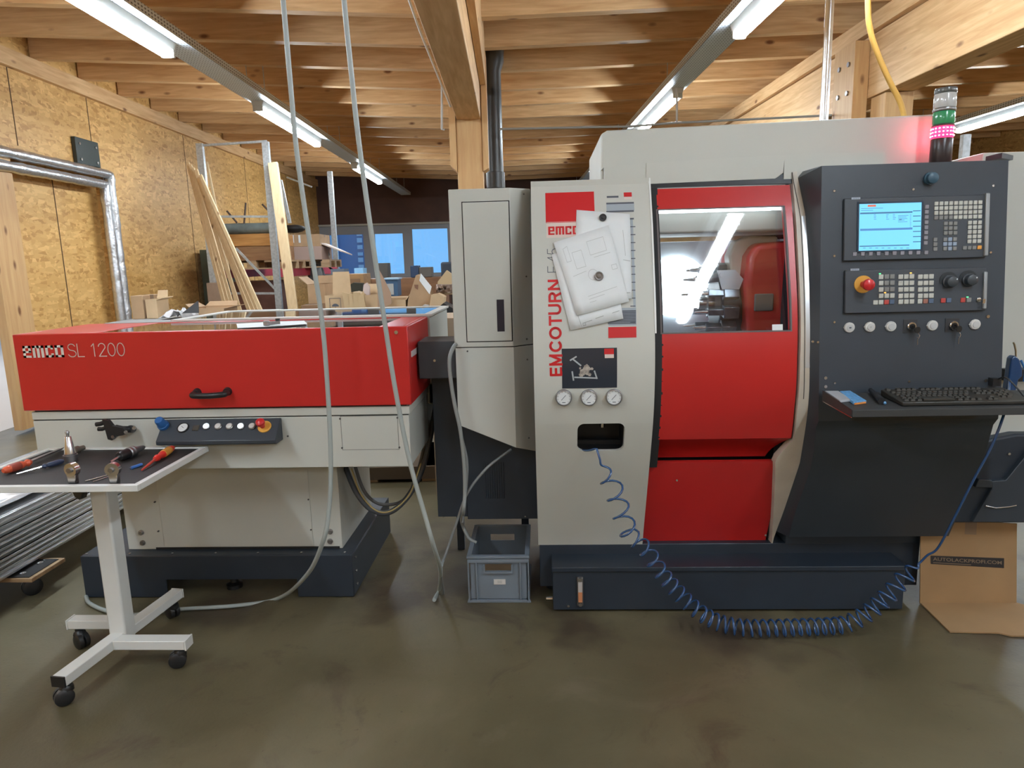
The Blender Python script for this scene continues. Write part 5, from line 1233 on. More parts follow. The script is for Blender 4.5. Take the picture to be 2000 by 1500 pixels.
for z0_, z1_, d in ((ch-.012, ch, 0), (ch-.034, ch-.016, .003)):
    mb.box((a0+d, y0+d, z0_), (a1-d, y0+i_+.001, z1_)); mb.box((a0+d, y1-i_-.001, z0_), (a1-d, y1-d, z1_)); mb.box((a0+d, y0+i_, z0_), (a0+i_+.001, y1-i_, z1_)); mb.box((a1-i_-.001, y0+i_, z0_), (a1-d, y1-i_, z1_))
mb.build('crate_rim', CR, cr, bevel=.002)
mb = MB()
for x in (a0+.003, a0+.042, a1-.048, a1-.009): mb.box((x, y0+.004, .004), (x+.006, y0+i_+.001, ch-.034))
mb.box((a0+.002, y0+.002, 0), (a1-.002, y0+i_, .012)); mb.box((a0+.002, y1-i_, 0), (a1-.002, y1-.002, .012)); mb.box((a0+.002, y0, 0), (a0+i_, y1, .012)); mb.box((a1-i_, y0, 0), (a1-.002, y1, .012))
mb.prism([(a0-.004, y0+.002, 0), (a0+.010, y0+.002, 0), (a0+.010, y0+.002, .04)], (0, .014, 0)); mb.prism([(a1+.004, y0+.002, 0), (a1-.010, y0+.002, 0), (a1-.010, y0+.002, .04)], (0, .014, 0))
mb.build('crate_ribs', CR, cr, bevel=.001)
mb = MB()
for bx in (((hx0_-.006, hz0_-.008), (hx1_+.006, hz0_)), ((hx0_-.006, hz0_), (hx0_, hz1_)), ((hx1_, hz0_), (hx1_+.006, hz1_))): mb.box((bx[0][0], y0+.003, bx[0][1]), (bx[1][0], y0+i_+.002, bx[1][1]))
mb.build('grip_edge', CR, cr)
mb = MB(); c = onY(976, 1136, y0+.016); mb.box((c.x-.028, y0+.0125, c.z-.013), (c.x+.028, y0+.0158, c.z+.013)); l = mb.build('crate_label', M('label_white', (.6, .58, .55), .5), cr)
mb = MB(); 
for k in range(3): mb.box((c.x-.011, y0+.0115, c.z-.006+k*.005), (c.x+.011, y0+.0124, c.z-.004+k*.005))
mb.build('label_print', INK, l)
mb = MB(); mb.box((a0+.03, y0+.03, .016), (a1-.03, y1-.03, .06)); mb.build('cardboard_insert', CARD, label='brown cardboard lying inside the grey blue crate', cat='cardboard')
# ================================================================== CARDBOARD SHEET
cbs = MB(); Yc = 3.0
up = [onY(x, y, Yc) for x, y in ((1797, 1180), (1802, 1050), (1853, 1047), (1868, 1020), (1992, 1026), (1985, 1182))]
up = [(p.x, Yc-.0+max(0, p.z)*.05, max(p.z, .004)) for p in up]
cbs.prism(up, (0, .006, 0))
dn = [onZ(x, y, .004) for x, y in ((1797, 1178), (1855, 1235), (1950, 1237), (1975, 1243), (2060, 1243), (2060, 1200), (1985, 1178))]
cbs.prism([(p.x, p.y, .002) for p in dn], (0, 0, .006))
co = cbs.build('cardboard_sheet', M('cardboard_sheet', (.31, .185, .085), .8, var=.08, scale=5), label='folded cardboard sheet leaning at the lathe base with printed dark strip', cat='cardboard')
def cu_(x, y): p = onY(x, y, Yc); return p.x, p.z
mb = MB(); a, b_, c, d = [cu_(x, y) for x, y in ((1820, 1103), (1963, 1111), (1964, 1092), (1820, 1087))]
fcb = lambda u, v, e=.0015: (u, Yc+v*.05-e, v)
mb.face([mb.v(fcb(*q)) for q in (a, b_, c, d)]); st = mb.build('printed_strip', M('strip_black', (.02, .017, .017), .6), co)
mb = MB(); du = Vector((b_[0]-a[0], b_[1]-a[1])); dv = Vector((d[0]-a[0], d[1]-a[1]))
add_text(mb, 'AUTOLACKPROFI.COM', .03, .42, .94, .42, lambda u, v: fcb(a[0]+du.x*u+dv.x*v, a[1]+du.y*u+dv.y*v, .0022), bold=.012)
mb.face([mb.v(fcb(a[0]+du.x*u+dv.x*v, a[1]+du.y*u+dv.y*v, .0022)) for u, v in ((.03, .14), (.55, .14), (.55, .22), (.03, .22))])
mb.build('printed_lettering', M('strip_print', (.20, .14, .09), .6), st)
mb = MB(); mb.face([mb.v(fcb(*cu_(x, y))) for x, y in ((1888, 1046), (1911, 1047), (1913, 1023), (1890, 1022))]); mb.build('tape', M('brown_tape', (.20, .13, .08), .35), co)
# ================================================================== CABLES AND HOSES
def cable(pts, r, mat, name, label, cat='cable', n=8, sm=8): m = MB(); m.tube(smooth_path(pts, sm), r, n); return m.build(name, mat, label=label, cat=cat, ang=80)
Yh = 2.62
def yp(l, Y): return [onY(x, y, Y) for x, y in l]
top = onY(553, 0, Yh)
pA = [Vector((top.x-.03, Yh, 3.6)), Vector((top.x-.01, Yh, 3.0))] + yp([(553, 0), (566, 150), (580, 300), (603, 460), (628, 620), (640, 760), (646, 900), (642, 1000), (630, 1060)], Yh)
pA += [onY(600, 1122, 2.75)] + [onZ(x, y, .012) for x, y in ((545, 1168), (460, 1183), (350, 1190), (255, 1201), (205, 1192), (175, 1178), (168, 1165))]
cable(pA, .0095, CABLE, 'hanging_cable', 'left of two light grey cables hanging from the ceiling, ending on the floor')
top = onY(672, 0, Yh)
pB = [Vector((top.x-.02, Yh, 3.6)), Vector((top.x-.01, Yh, 3.0))] + yp([(672, 0), (686, 140), (700, 270), (723, 440), (750, 620), (772, 760), (800, 900), (828, 1000), (845, 1060)], Yh)
pB += [onY(860, 1112, 2.8)] + [onZ(x, y, .012) for x, y in ((858, 1150), (848, 1172))]
cable(pB, .0095, CABLE, 'hanging_cable', 'right of two light grey ceiling cables, passing the right hood corner')
pC = [onY(998, 878, 3.05)] + yp([(950, 915), (912, 965), (892, 1020), (873, 1075)], 2.95) + [onY(862, 1112, 2.85), onZ(866, 1160, .01)]
cable(pC, .006, CABLEM, 'thin_hose', 'thin grey hose running from under the beige cabinet down to the floor')
pD = [onY(900, 668, 3.1), onY(888, 675, 2.97)] + yp([(878, 700), (880, 740), (888, 790), (899, 840), (906, 900), (908, 960), (905, 1000)], 2.93) + yp([(902, 1020), (915, 1050), (930, 1060)], 3.2)
cable(pD, .009, M('grey_conduit', (.25, .26, .25), .45), 'looped_conduit', 'grey conduit looping out over the dark feed channel down the cabinet edge')
pD2 = yp([(897, 835), (912, 900), (910, 960), (903, 1020)], 2.97)
cable(pD2, .006, CABLEM, 'thin_hose', 'thin grey hose beside the looped conduit under the cabinet')
pE = [onY(672, 905, 3.3), onY(695, 960, 3.2), onY(725, 995, 3.2), onY(762, 1000, 3.25), onY(800, 965, 3.3), onY(830, 900, 3.35), onY(850, 800, 3.4), onY(862, 745, 3.4)]
cable(pE, .014, CABLED, 'corrugated_conduit', 'thick dark conduit sagging beneath the right end of the loader')
pE2 = [onY(686, 915, 3.17), onY(705, 965, 3.14), onY(735, 997, 3.13), onY(765, 997, 3.15), onY(800, 965, 3.2), onY(822, 905, 3.25)]
cable(pE2, .0045, M('black_yellow_wire', (.35, .26, .10), .5), 'thin_wire', 'thin yellowish wire following the dark conduit under the loader')
pE3 = [onY(690, 900, 3.4), onY(712, 960, 3.35), onY(745, 985, 3.35), onY(790, 975, 3.4), onY(815, 925, 3.4), onY(838, 830, 3.45)]
cable(pE3, .009, M('grey_brown_conduit', (.13, .12, .11), .5), 'second_conduit', 'second dark conduit hanging inside the sag of the thick one')
# coil hose
cl = [(1172, 898, 2.76), (1190, 935, 2.76), (1205, 975, 2.77), (1218, 1015, 2.77), (1232, 1045, 2.78), (1262, 1075, 2.78), (1292, 1120, 2.78), (1322, 1155, 2.77), (1358, 1190, 2.75), (1400, 1215, 2.74), (1450, 1226, 2.72), (1520, 1231, 2.72), (1600, 1229, 2.73), (1655, 1218, 2.74), (1695, 1197, 2.74), (1732, 1165, 2.75), (1765, 1130, 2.76), (1795, 1100, 2.77)]
cp_ = smooth_path([onY(*c) for c in cl], 12)
for p in cp_: p.z = max(p.z, .044)
S_ = [0]
for a, b_ in zip(cp_, cp_[1:]): S_.append(S_[-1]+(b_-a).length)
tot = S_[-1]
def cpos(s):
    s = max(0, min(tot-1e-6, s))
    for i in range(len(S_)-1):
        if S_[i+1] >= s: t = (s-S_[i])/max(1e-9, S_[i+1]-S_[i]); return cp_[i].lerp(cp_[i+1], t)
hp = [onY(1132, 879, 2.9), onY(1148, 880, 2.82), onY(1165, 876, 2.76)]
helix = []; ph = 2.2; s = 0; ds = .0006
def pitch(s):     # centreline length of one turn
    f = s/tot
    return .085 if f < .18 else (.060 if f < .32 else (.043 if f < .45 else (.034 if f < .78 else (.042 if f < .9 else .055))))
while s < tot:
    f = s/tot; T_ = (cpos(s+.004)-cpos(s-.004)).normalized()
    e1 = T_.cross(Vector((0, 1, 0))).normalized(); e2 = T_.cross(e1)
    r = (.040 if f < .2 else .034) if .05 < f < .97 else .033*min(1, (f/.05 if f < .5 else (1-f)/.03))
    step = pitch(s)/14
    helix.append(cpos(s)+(e1*math.cos(ph)+e2*math.sin(ph))*r); ph += 2*PI/14; s += step
tail = [cpos(tot)+Vector((.01, 0, .01)), onY(1812, 1084, 2.75), onY(1832, 1070, 2.72), onY(1862, 1015, 2.66), onY(1900, 940, 2.6), onY(1935, 875, 2.56), onY(1958, 818, 2.56), onY(1968, 780, 2.66), onY(1972, 740, 2.86)]
m = MB(); m.tube(smooth_path(hp, 4)+helix+smooth_path(tail, 8), .0048, 7)
m.build('coil_hose', HOSEB, label='blue coiled air hose hanging from the lathe recess down onto the floor', cat='hose', ang=80)
# air gun
ag = thing('air_gun', 'blue air blow gun hung up at the right side of the lathe', 'air gun', onY(1972, 740, 2.88))
m = MB(); AY = 2.88
m.prism(yp([(1983, 694), (1976, 700), (1973, 722), (1970, 745), (1966, 768), (1984, 770), (1990, 742), (1998, 735), (1998, 720), (1992, 702)], AY), (0, .035, 0)); gb = m.build('gun_body', M('gun_blue', (.012, .05, .14), .3, coat=.4), ag, bevel=.006, segs=3)
m = MB(); m.tube(yp([(1984, 697), (1984, 685), (1981, 672), (1979, 669)], AY+.015), .0035, 8); m.build('nozzle', M('brass', (.4, .32, .2), .35, .9), ag)
m = MB(); m.tube(yp([(1994, 704), (2003, 722), (2000, 745)], AY+.01), .005, 8); m.build('trigger', M('gun_blue_light', (.05, .17, .4), .3), ag)
# keyboard
kb = thing('keyboard', 'black dusty computer keyboard on the shelf of the operator cabinet', 'keyboard', shp(1.5, .5))
KX0, KX1 = 1.265, 1.725
KX0 = onY(1745, 770, 2.6).x-.02; KX1 = KX0+.455
nrm = (shp(1.5, .5, 1)-shp(1.5, .5)); ctr = shp(0, .5)
m = MB()
def kq(x, t, d): return shp(x, t, d)
m.hexa([kq(KX0, .86, .001), kq(KX1, .86, .001), kq(KX1, .22, .001), kq(KX0, .22, .001), kq(KX0, .86, .016), kq(KX1, .86, .016), kq(KX1, .22, .026), kq(KX0, .22, .026)])
KBM = M('keyboard_black', (.022, .020, .016), .5, dirt=(.05, .04, .028), dscale=8); kbody = m.build('keyboard_case', KBM, kb, bevel=.004)
KM = M('keycap_dark', (.035, .032, .026), .45, var=.2, scale=30)
share = None; n = 0
rows_k = [(.27, [0, 2, 3, 4, 5, 6.7, 7.7, 8.7, 9.7, 11.3, 12.3, 13.3, 14.3, 15.6, 16.6, 17.6]),
 (.42, [i for i in range(15)]+[15.6, 16.6, 17.6]+[18.9, 19.9, 20.9, 21.9]),
 (.51, [i+.3 for i in range(14)]+[15.6, 16.6, 17.6]+[18.9, 19.9, 20.9]),
 (.60, [i+.5 for i in range(13)]+[18.9, 19.9, 20.9]), (.69, [i+.2 for i in range(13)]+[16.6, 18.9, 19.9]), (.78, [0, 1.2, 2.5, 10, 11.2, 12.4, 13.6, 15.6, 16.6, 17.6, 18.9, 20.9])]
ux = (KX1-KX0-.02)/23
for t, cols in rows_k:
    for cc in cols:
        n += 1
        if n > 99: break
        c = kq(KX0+.01+ux*(cc+.5), t, .0245-.010*(t-.22)/.64)
        if share is None:
            m = MB(); ex = Vector((1, 0, 0)); ey = (shp(0, 0)-shp(0, 1)).normalized(); ez = ex.cross(ey)
            o_ = ORI[kb.name][0]; q = []
            for w_, d_, hh in ((.0085, .0085, 0), (.0062, .0065, .008)):
                q += [o_+ex*sx*w_+ey*sy*d_+ez*hh for sx, sy in ((-1, -1), (1, -1), (1, 1), (-1, 1))]
            m.hexa(q); ob = m.build('key', KM, kb); share = ob.data
        else: ob = bpy.data.objects.new('key', share); COL.objects.link(ob); ob.parent = kb
        ob.location = c-ORI[kb.name][0]
m = MB(); a, b_ = kq(KX0+.01+ux*3.6, .74, .0185), kq(KX0+.01+ux*9.4, .82, .0175); m.hexa([a, Vector((b_.x, a.y, a.z)), b_, Vector((a.x, b_.y, b_.z))]+[q+Vector((0, 0, .008)) for q in (a, Vector((b_.x, a.y, a.z)), b_, Vector((a.x, b_.y, b_.z)))]); m.build('space_bar', KM, kb, bevel=.001)
m = MB(); m.tube(smooth_path([CP(1940, 742)+Vector((0, -.02, .005)), onY(1965, 738, 2.66), onY(1990, 762, 2.62), onY(2010, 790, 2.6)], 6), .003, 6); m.build('keyboard_cable', BLACK, kb)
# things beside it
def onsh(px, py):
    d = ray(px, py); nn = nrm; t = (shp(0, .5)-CO).dot(nn)/d.dot(nn); return CO+d*t
def slab(px, h, name, mat, label, cat, lift=.001):
    q = [onsh(*p)+nrm*lift for p in px]; m = MB(); m.prism(q, nrm*h); return m.build(name, mat, label=label, cat=cat, bevel=.001)
slab(((1611, 768), (1637, 768), (1663, 785), (1640, 787)), .009, 'plastic_case', M('milky_plastic', (.42, .43, .45), .25), 'milky flat plastic case at the left end of the keyboard shelf', 'case')
bxx = slab(((1640, 769), (1660, 768), (1692, 788), (1667, 791)), .010, 'insert_box', M('blue_white_box', (.12, .33, .6), .4, var=.3, scale=90), 'small blue insert box with orange end beside the milky case', 'box')
q = [onsh(*p)+nrm*.002 for p in ((1667, 791.5), (1692, 788.5))]; m = MB(); m.hexa([q[0]+Vector((.003, -.002, 0)), q[1]+Vector((-.002, -.002, 0)), q[1]+Vector((-.002, .002, 0)), q[0]+Vector((.003, .002, 0))]+[k+nrm*.006 for k in (q[0]+Vector((.003, -.002, 0)), q[1]+Vector((-.002, -.002, 0)), q[1]+Vector((-.002, .002, 0)), q[0]+Vector((.003, .002, 0)))]); m.build('orange_end', M('orange_print', (.7, .25, .05), .5), bxx)
t = thing('pocket_torch', 'slim black pocket torch lying left of the keyboard', 'torch', onsh(1715, 785)); a, b_ = onsh(1700, 768)+nrm*.012, onsh(1722, 790)+nrm*.012
m = MB(); m.lathe(a, b_-a, [(0, .009), ((b_-a).length*.7, .010), ((b_-a).length*.75, .013), ((b_-a).length, .013)], 14); m.build('torch_body', BLACK, t)
m = MB(); 
for k in range(3): m.sphere(onsh(1716+k*6, 786+k*2.5)+nrm*.008, .006, 8, 5)
m.build('blue_lens', M('blue_lens', (.1, .25, .45), .25), t, split=True)
# ================================================================== PAPERS ON THE COLUMN
def psheet(corners, off, name, label, mat=PAPER, cat='paper', n=7):
    P_ = [FP(x, y) for x, y in corners]; c2 = [(p.x, p.z) for p in P_]
    def at(u, v, e=0):
        x = (c2[0][0]*(1-u)+c2[1][0]*u)*(1-v)+(c2[3][0]*(1-u)+c2[2][0]*u)*v; z = (c2[0][1]*(1-u)+c2[1][1]*u)*(1-v)+(c2[3][1]*(1-u)+c2[2][1]*u)*v
        return Vector((x, prof(z)-off-e-.0035*math.sin(v*PI*1.5)**2*(u*.6+.4), z))
    m = MB(); m.grid([[at(i/n, j/n) for i in range(n+1)] for j in range(n+1)]); return m.build(name, mat, label=label, cat=cat, solid=.0006, soff=1), at
def pl(at, par, lines, w, mat=INK, nm='drawing_lines'):
    m = MB(); strokes(m, lines, w, lambda u, v: at(u, v, .0022)); return m.build(nm, mat, par)
s1, a1_ = psheet(((1126, 410), (1230, 418), (1234, 583), (1120, 583)), .003, 'paper_sheet', 'plain white sheet with black magnet at the top, behind the drawing')
pl(a1_, s1, [[(.86, .2), (.9, .5)], [(.9, .93), (.97, .93)], [(.86, .55), (.98, .56)]], .006)
s3, a3_ = psheet(((1077, 497), (1190, 470), (1217, 622), (1114, 645)), .006, 'paper_sheet', 'lower drawing sheet whose bottom edge with a title block shows under the top drawing')
pl(a3_, s3, [[(.22, .98), (.18, .75)], [(.25, .945), (.43, .93)], [(.25, .955), (.25, .975), (.30, .975), (.30, .95)], [(.5, .92), (.65, .91)], [(.82, .90), (.95, .89)]], .008)
s2, a2_ = psheet(((1081, 474), (1188, 440), (1228, 588), (1127, 616)), .012, 'paper_sheet', 'top technical drawing sheet held by a round steel magnet')
circ = arc(.50, .55, .085, .07, 0, 2*PI, 18)
pl(a2_, s2, [circ, [(.12, .12), (.2, .1), (.2, .3), (.12, .3), (.12, .12)], [(.25, .2), (.42, .2), (.42, .42), (.25, .42), (.25, .2)], [(.55, .12), (.85, .12), (.85, .3), (.55, .3), (.55, .12)], [(.6, .34), (.9, .34)], [(.15, .5), (.4, .48)], [(.3, .8), (.85, .78)], [(.3, .84), (.6, .83)], [(.3, .88), (.42, .88)], [(.86, .5), (.95, .5), (.95, .56), (.86, .56), (.86, .5)]], .004)
for px, py, r, off, mt, lb in ((1177, 425, .0150, .008, M('magnet_black', (.03, .03, .033), .35), 'round black magnet at the top of the white sheet'), (1169, 539, .0185, .017, STEELD, 'round steel magnet in the middle of the drawing')):
    c = FP(px, py); y = prof(c.z)-off
    m = MB(); m.lathe((c.x, y+.002, c.z), (0, -1, 0), [(0, r), (.008, r), (.010, r*.85), (.009, r*.5), (.014, r*.42), (.0145, r*.2)], 26); m.build('round_magnet', mt, label=lb, cat='magnet')
# ================================================================== BACKGROUND (building frame)
FR = 1
def B(x, y, Y): return onY(x, y, Y)
# ---- pipes around the sliding door
FOIL = M('foil_wrap', (.62, .64, .66), .28, .85, var=.15, scale=30, bump=.5, bscale=40)
def foil(pts, nm, label):
    m = MB(); P_ = [Vector((WX+.075, q.y, q.z)) for q in pts]; out = []
    for a, b_ in zip(P_, P_[1:]):
        n = max(2, int((b_-a).length/.06)); out += [a.lerp(b_, k/n) for k in range(n)]
    out.append(P_[-1]); rnd = random.Random(len(label)); m.tube(out, [.056+rnd.uniform(-.004, .004)+(.006 if k % 9 == 0 else 0) for k in range(len(out))], 12); return m.build(nm, FOIL, label=label, cat='pipe', ang=30)
oX = lambda x, y: onX(x, y, WX+.075)
c1, d1 = oX(213, 341), oX(250, 636); a1 = oX(-60, 277)
c2, d2 = oX(198, 365), oX(234, 638); a2 = oX(-60, 312)
zo, zi = c1.z, c2.z
foil([Vector((0, a1.y-1.5, zo)), Vector((0, c1.y, zo)), Vector((0, c1.y, .05))], 'foil_pipe', 'outer silver foil wrapped pipe around the sliding door')
foil([Vector((0, a2.y-1.5, zo-.135)), Vector((0, c1.y-.135, zo-.135)), Vector((0, c1.y-.135, .05))], 'foil_pipe', 'inner silver foil wrapped pipe around the sliding door')
# ---- dark plate
t = thing('wall_plate', 'dark grey square plate on the OSB wall above the silver pipes', 'plate', onX(162, 325, WX))
P_ = [onX(x, y, WX) for x, y in ((137, 266), (183, 276), (187, 328), (143, 318))]
y0_, y1_, z0_, z1_ = P_[0].y, P_[1].y, P_[2].z, P_[0].z
m = MB(); m.box((WX+.004, y0_, z0_), (WX+.05, y1_, z1_)); m.build('plate', M('plate_green_grey', (.035, .045, .040), .5), t, bevel=.006)
m = MB()
for y in (y0_+.07, y1_-.07):
    for z in (z0_+.05, z1_-.07): m.cyl((WX+.05, y, z), (WX+.062, y, z), .016, 10)
m.build('plate_bolt', STEEL, t, split=True)
# ---- pallet rack
RF1 = B(529, 400, 10.0); RF2 = B(650, 420, 13.3)
rack = thing('pallet_rack', 'galvanised pallet rack with red beams along the OSB wall', 'rack', (RF1.x-.5, 11.5, 0))
zt1 = B(520, 277, 10).z; zt2 = B(641, 335, 13.3).z; xb1 = B(392, 300, 10.0).x
xf = RF1.x
def upright(x, y, zt): 
    m = MB(); m.box((x-.045, y-.03, 0), (x-.040, y+.03, zt)); m.box((x+.040, y-.03, 0), (x+.045, y+.03, zt)); m.box((x-.045, y-.035, 0), (x+.045, y-.03, zt)); m.box((x-.08, y-.06, 0), (x+.08, y+.06, .01)); return m.build('upright', ZINC, rack)
for x, y, z in ((xf, 10.0, zt1), (xb1, 10.0, zt1), (RF2.x, 13.3, zt2), (RF2.x-1.05, 13.3, zt2)): upright(x, y, z)
br = [((435, 573), (545, 573)), ((461, 485), (541, 568)), ((432, 423), (533, 423)), ((395, 284), (521, 276))]
for (a, b_) in br:
    m = MB(); m.bar(B(*a, 10.0), B(*b_, 10.0), .03, .03, up=(0, 1, 0)); m.build('frame_brace', ZINC, rack)
for (a, b_) in (((598, 346), (610, 353)), ):
    m = MB(); m.bar(B(560, 346, 13.3), B(609, 365, 13.3), .03, .03, up=(0, 1, 0)); m.build('frame_brace', ZINC, rack)
REDB = M('red_beam', (.42, .03, .04), .45, var=.15)
zbm = B(560, 533, 10.0).z
for x_, y0_, y1_ in ((xf, 10.04, 13.26),): 
    m = MB(); m.hexa([(xf-.025, 10.04, zbm-.06), (xf+.025, 10.04, zbm-.06), (RF2.x+.025, 13.26, zbm-.06), (RF2.x-.025, 13.26, zbm-.06), (xf-.025, 10.04, zbm+.06), (xf+.025, 10.04, zbm+.06), (RF2.x+.025, 13.26, zbm+.06), (RF2.x-.025, 13.26, zbm+.06)]); m.build('load_beam', REDB, rack, bevel=.004)
    m = MB(); dx = xb1-xf; m.hexa([(xf-.025+dx, 10.04, zbm-.06), (xf+.025+dx, 10.04, zbm-.06), (RF2.x+.025+dx, 13.26, zbm-.06), (RF2.x-.025+dx, 13.26, zbm-.06), (xf-.025+dx, 10.04, zbm+.06), (xf+.025+dx, 10.04, zbm+.06), (RF2.x+.025+dx, 13.26, zbm+.06), (RF2.x-.025+dx, 13.26, zbm+.06)]); m.build('load_beam', REDB, rack, bevel=.004)
m = MB(); m.bar(B(660, 535, 13.3)+Vector((0, 0, 0)), Vector((RF2.x+2.4, 15.5, zbm-.1)), .04, .1); m.build('load_beam', REDB, rack) if False else m.bm.free()
# ---- pallet and goods on the beams
zp = zbm+.062
def pallet(x0_, x1_, y0_, y1_, z, label):
    t = thing('wooden_pallet', label, 'pallet', ((x0_+x1_)/2, (y0_+y1_)/2, z))
    m = MB()
    for k in range(3):
        y = y0_+(y1_-y0_-.1)*k/2; m.box((x0_, y, z), (x1_, y+.1, z+.02))
    m.build('bottom_board', W_P, t, split=True)
    m = MB()
    for k in range(3):
        for j in range(3): x = x0_+(x1_-x0_-.14)*j/2; y = y0_+(y1_-y0_-.1)*k/2; m.box((x, y, z+.02), (x+.14, y+.1, z+.1))
    m.build('block', W_P, t, split=True)
    m = MB(); nn = 5
    for k in range(nn): x = x0_+(x1_-x0_-.12)*k/(nn-1); m.box((x, y0_, z+.1), (x+.12, y1_, z+.125))
    m.build('deck_board', W_P, t, split=True); return t
zpp = zp
pallet(xf-1.0, xf+.12, 10.25, 11.05, zpp, 'near wooden pallet on the red rack beams, carrying boards')
pallet(xf-.75, xf+.45, 11.25, 12.05, zpp, 'wooden pallet on the red rack beams, carrying cardboard boxes')
zq = zpp+.126
zA = B(480, 481, 10.3).z; zB = B(480, 457, 10.3).z; zC = B(480, 434, 10.3).z
m = MB(); m.box((xf-.95, 10.27, zq), (xf-.03, 11.0, zA-.003)); m.build('plywood_crate', W_O if False else wood('brown_board_wood', (.22, .10, .04), (.34, .18, .08), (1, 9, 9), knots=False), label='brown board crate on the near pallet in the rack', cat='crate', bevel=.004)
m = MB(); m.box((xf-.98, 10.26, zA), (xf-.03, 11.0, zB-.003)); m.build('board_stack', W_O, label='orange wooden boards lying above the brown crate in the rack', cat='boards', bevel=.004)
rr = (zC-zB)/2
m = MB(); m.lathe((xf-1.0, 10.5, zB+rr), (1, 0, 0), [(0, rr), (.3, rr*1.02), (.6, rr*.98), (.97, rr)], 18); m.build('fabric_roll', M('roll_grey', (.12, .14, .13), .8, var=.3, scale=6), label='grey roll lying on top of the orange boards in the rack', cat='roll')
for (a, b_, lb) in (((443, 412), (462, 434), 'left crooked thin stick standing up behind the grey roll'), ((480, 396), (477, 434), 'straight thin dark stick standing up behind the grey roll'), ((512, 399), (543, 430), 'tilted thin rod leaning behind the rack upright')):
    m = MB(); p, q = B(*a, 10.45), B(*b_, 10.45); m.cyl(q+(q-p)*.05, p, .014, 8); m.build('thin_stick', M('stick_dark', (.06, .035, .025), .6), label=lb, cat='stick')
# boxes on second pallet
def cbox(x0_, x1_, y0_, y1_, z0_, z1_, mat, label, name='cardboard_box', flaps=0, cat='box', rz=0, tape=True, group=None):
    t = thing(name, label, cat, ((x0_+x1_)/2, (y0_+y1_)/2, z0_), group)
    w, d, h = x1_-x0_, y1_-y0_, z1_-z0_; c = Vector(((x0_+x1_)/2, (y0_+y1_)/2, z0_)); th = .006
    R_ = Matrix.Rotation(rz, 3, 'Z')
    Q = lambda x, y, z: c+R_ @ Vector((x, y, z))
    def bx(m, a, b_): 
        a, b_ = [min(p, q) for p, q in zip(a, b_)], [max(p, q) for p, q in zip(a, b_)]
        m.hexa([Q(a[0], a[1], a[2]), Q(b_[0], a[1], a[2]), Q(b_[0], b_[1], a[2]), Q(a[0], b_[1], a[2]), Q(a[0], a[1], b_[2]), Q(b_[0], a[1], b_[2]), Q(b_[0], b_[1], b_[2]), Q(a[0], b_[1], b_[2])])
    m = MB()
    if not flaps:
        bx(m, (-w/2, -d/2, 0), (w/2, d/2, h)); m.build('carton', mat, t, bevel=.003)
        if tape: m = MB(); bx(m, (-w/2-.001, -.03, h-.04), (w/2+.001, .03, h+.001)); m.build('tape', M('brown_tape'), t)
    else:
        bx(m, (-w/2, -d/2, 0), (w/2, -d/2+th, h)); bx(m, (-w/2, d/2-th, 0), (w/2, d/2, h)); bx(m, (-w/2, -d/2+th, 0), (-w/2+th, d/2-th, h)); bx(m, (w/2-th, -d/2+th, 0), (w/2, d/2-th, h)); bx(m, (-w/2, -d/2, 0), (w/2, d/2, th)); m.build('carton', mat, t)
        for (sx, sy, ang_, ln) in flaps:
            m = MB(); ca_, sa_ = math.cos(ang_), math.sin(ang_)
            if sy: p0, p1 = (-w/2, sy*d/2, h), (w/2, sy*d/2, h); off = Vector((0, sy*ca_*ln, sa_*ln))
            else: p0, p1 = (sx*w/2, -d/2, h), (sx*w/2, d/2, h); off = Vector((sx*ca_*ln, 0, sa_*ln))
            a, b_ = Q(*p0), Q(*p1); o_ = R_ @ off; sh = (b_-a)*.06
            nn = (b_-a).cross(o_).normalized()*th
            m.prism([a, b_, b_+o_-sh, a+o_+sh], nn); m.build('flap', mat, t)
    return t
PY = 11.3
p = B(563, 508, PY); q = B(600, 481, PY); zt_ = zq
cbox(xf-.40, xf+.32, 11.3, 11.95, zq, B(580, 482, PY).z, M('pinkish_box', (.40, .28, .23), .7), 'pinkish worn cardboard box on the pallet with boxes, the lower one')
cbox(xf-.40, xf+.30, 11.32, 11.95, B(580, 482, PY).z+.002, B(580, 458, PY).z, CARD, 'brown cardboard box with white labels, stacked on the pinkish box')
m = MB()
for x in (567, 580): a, b_ = B(x, 459, 11.25), B(x+5, 474, 11.25); m.box((a.x, 11.31, b_.z), (b_.x, 11.318, a.z))
m.build('shipping_label', PAPER, label='white labels hanging on the front of the upper brown box in the rack', cat='label')
m = MB(); m.sphere(B(572, 447, 11.4), .16, 12, 8, (1.3, .8, .42)); m.build('black_bag', M('bag_black', (.012, .012, .012), .6), label='black bag lying on top of the brown box in the rack', cat='bag')
# film-wrapped bundle and sheet
FILM = glass('wrap_clear', (.75, .76, .78), .15, .25)
rnd = random.Random(9)
m = MB(); m.sphere(B(621, 497, 11.8), .20, 16, 10, (1.0, .8, .85))
for v in m.bm.verts: v.co += Vector((rnd.uniform(-.03, .03), rnd.uniform(-.03, .03), rnd.uniform(-.03, .03)))
m.build('wrapped_bundle', M('cloudy_film', (.40, .41, .43), .2, .1), label='crumpled clear plastic wrapped bundle on the boxes pallet', cat='bundle', ang=10)
m = MB(); m.sphere(B(618, 540, 11.6), .16, 12, 8, (.9, .6, 1.3)); 
for v in m.bm.verts: v.co += Vector((rnd.uniform(-.02, .02), 0, rnd.uniform(-.02, .02)))
m.build('film_bag', M('grey_film', (.14, .14, .14), .2), label='grey plastic bag hanging down in front of the red beam', cat='bag', ang=10)
m = MB(); P_ = [B(603, 465, 11.4), B(668, 490, 11.4), B(666, 500, 11.4), B(603, 474, 11.4)]
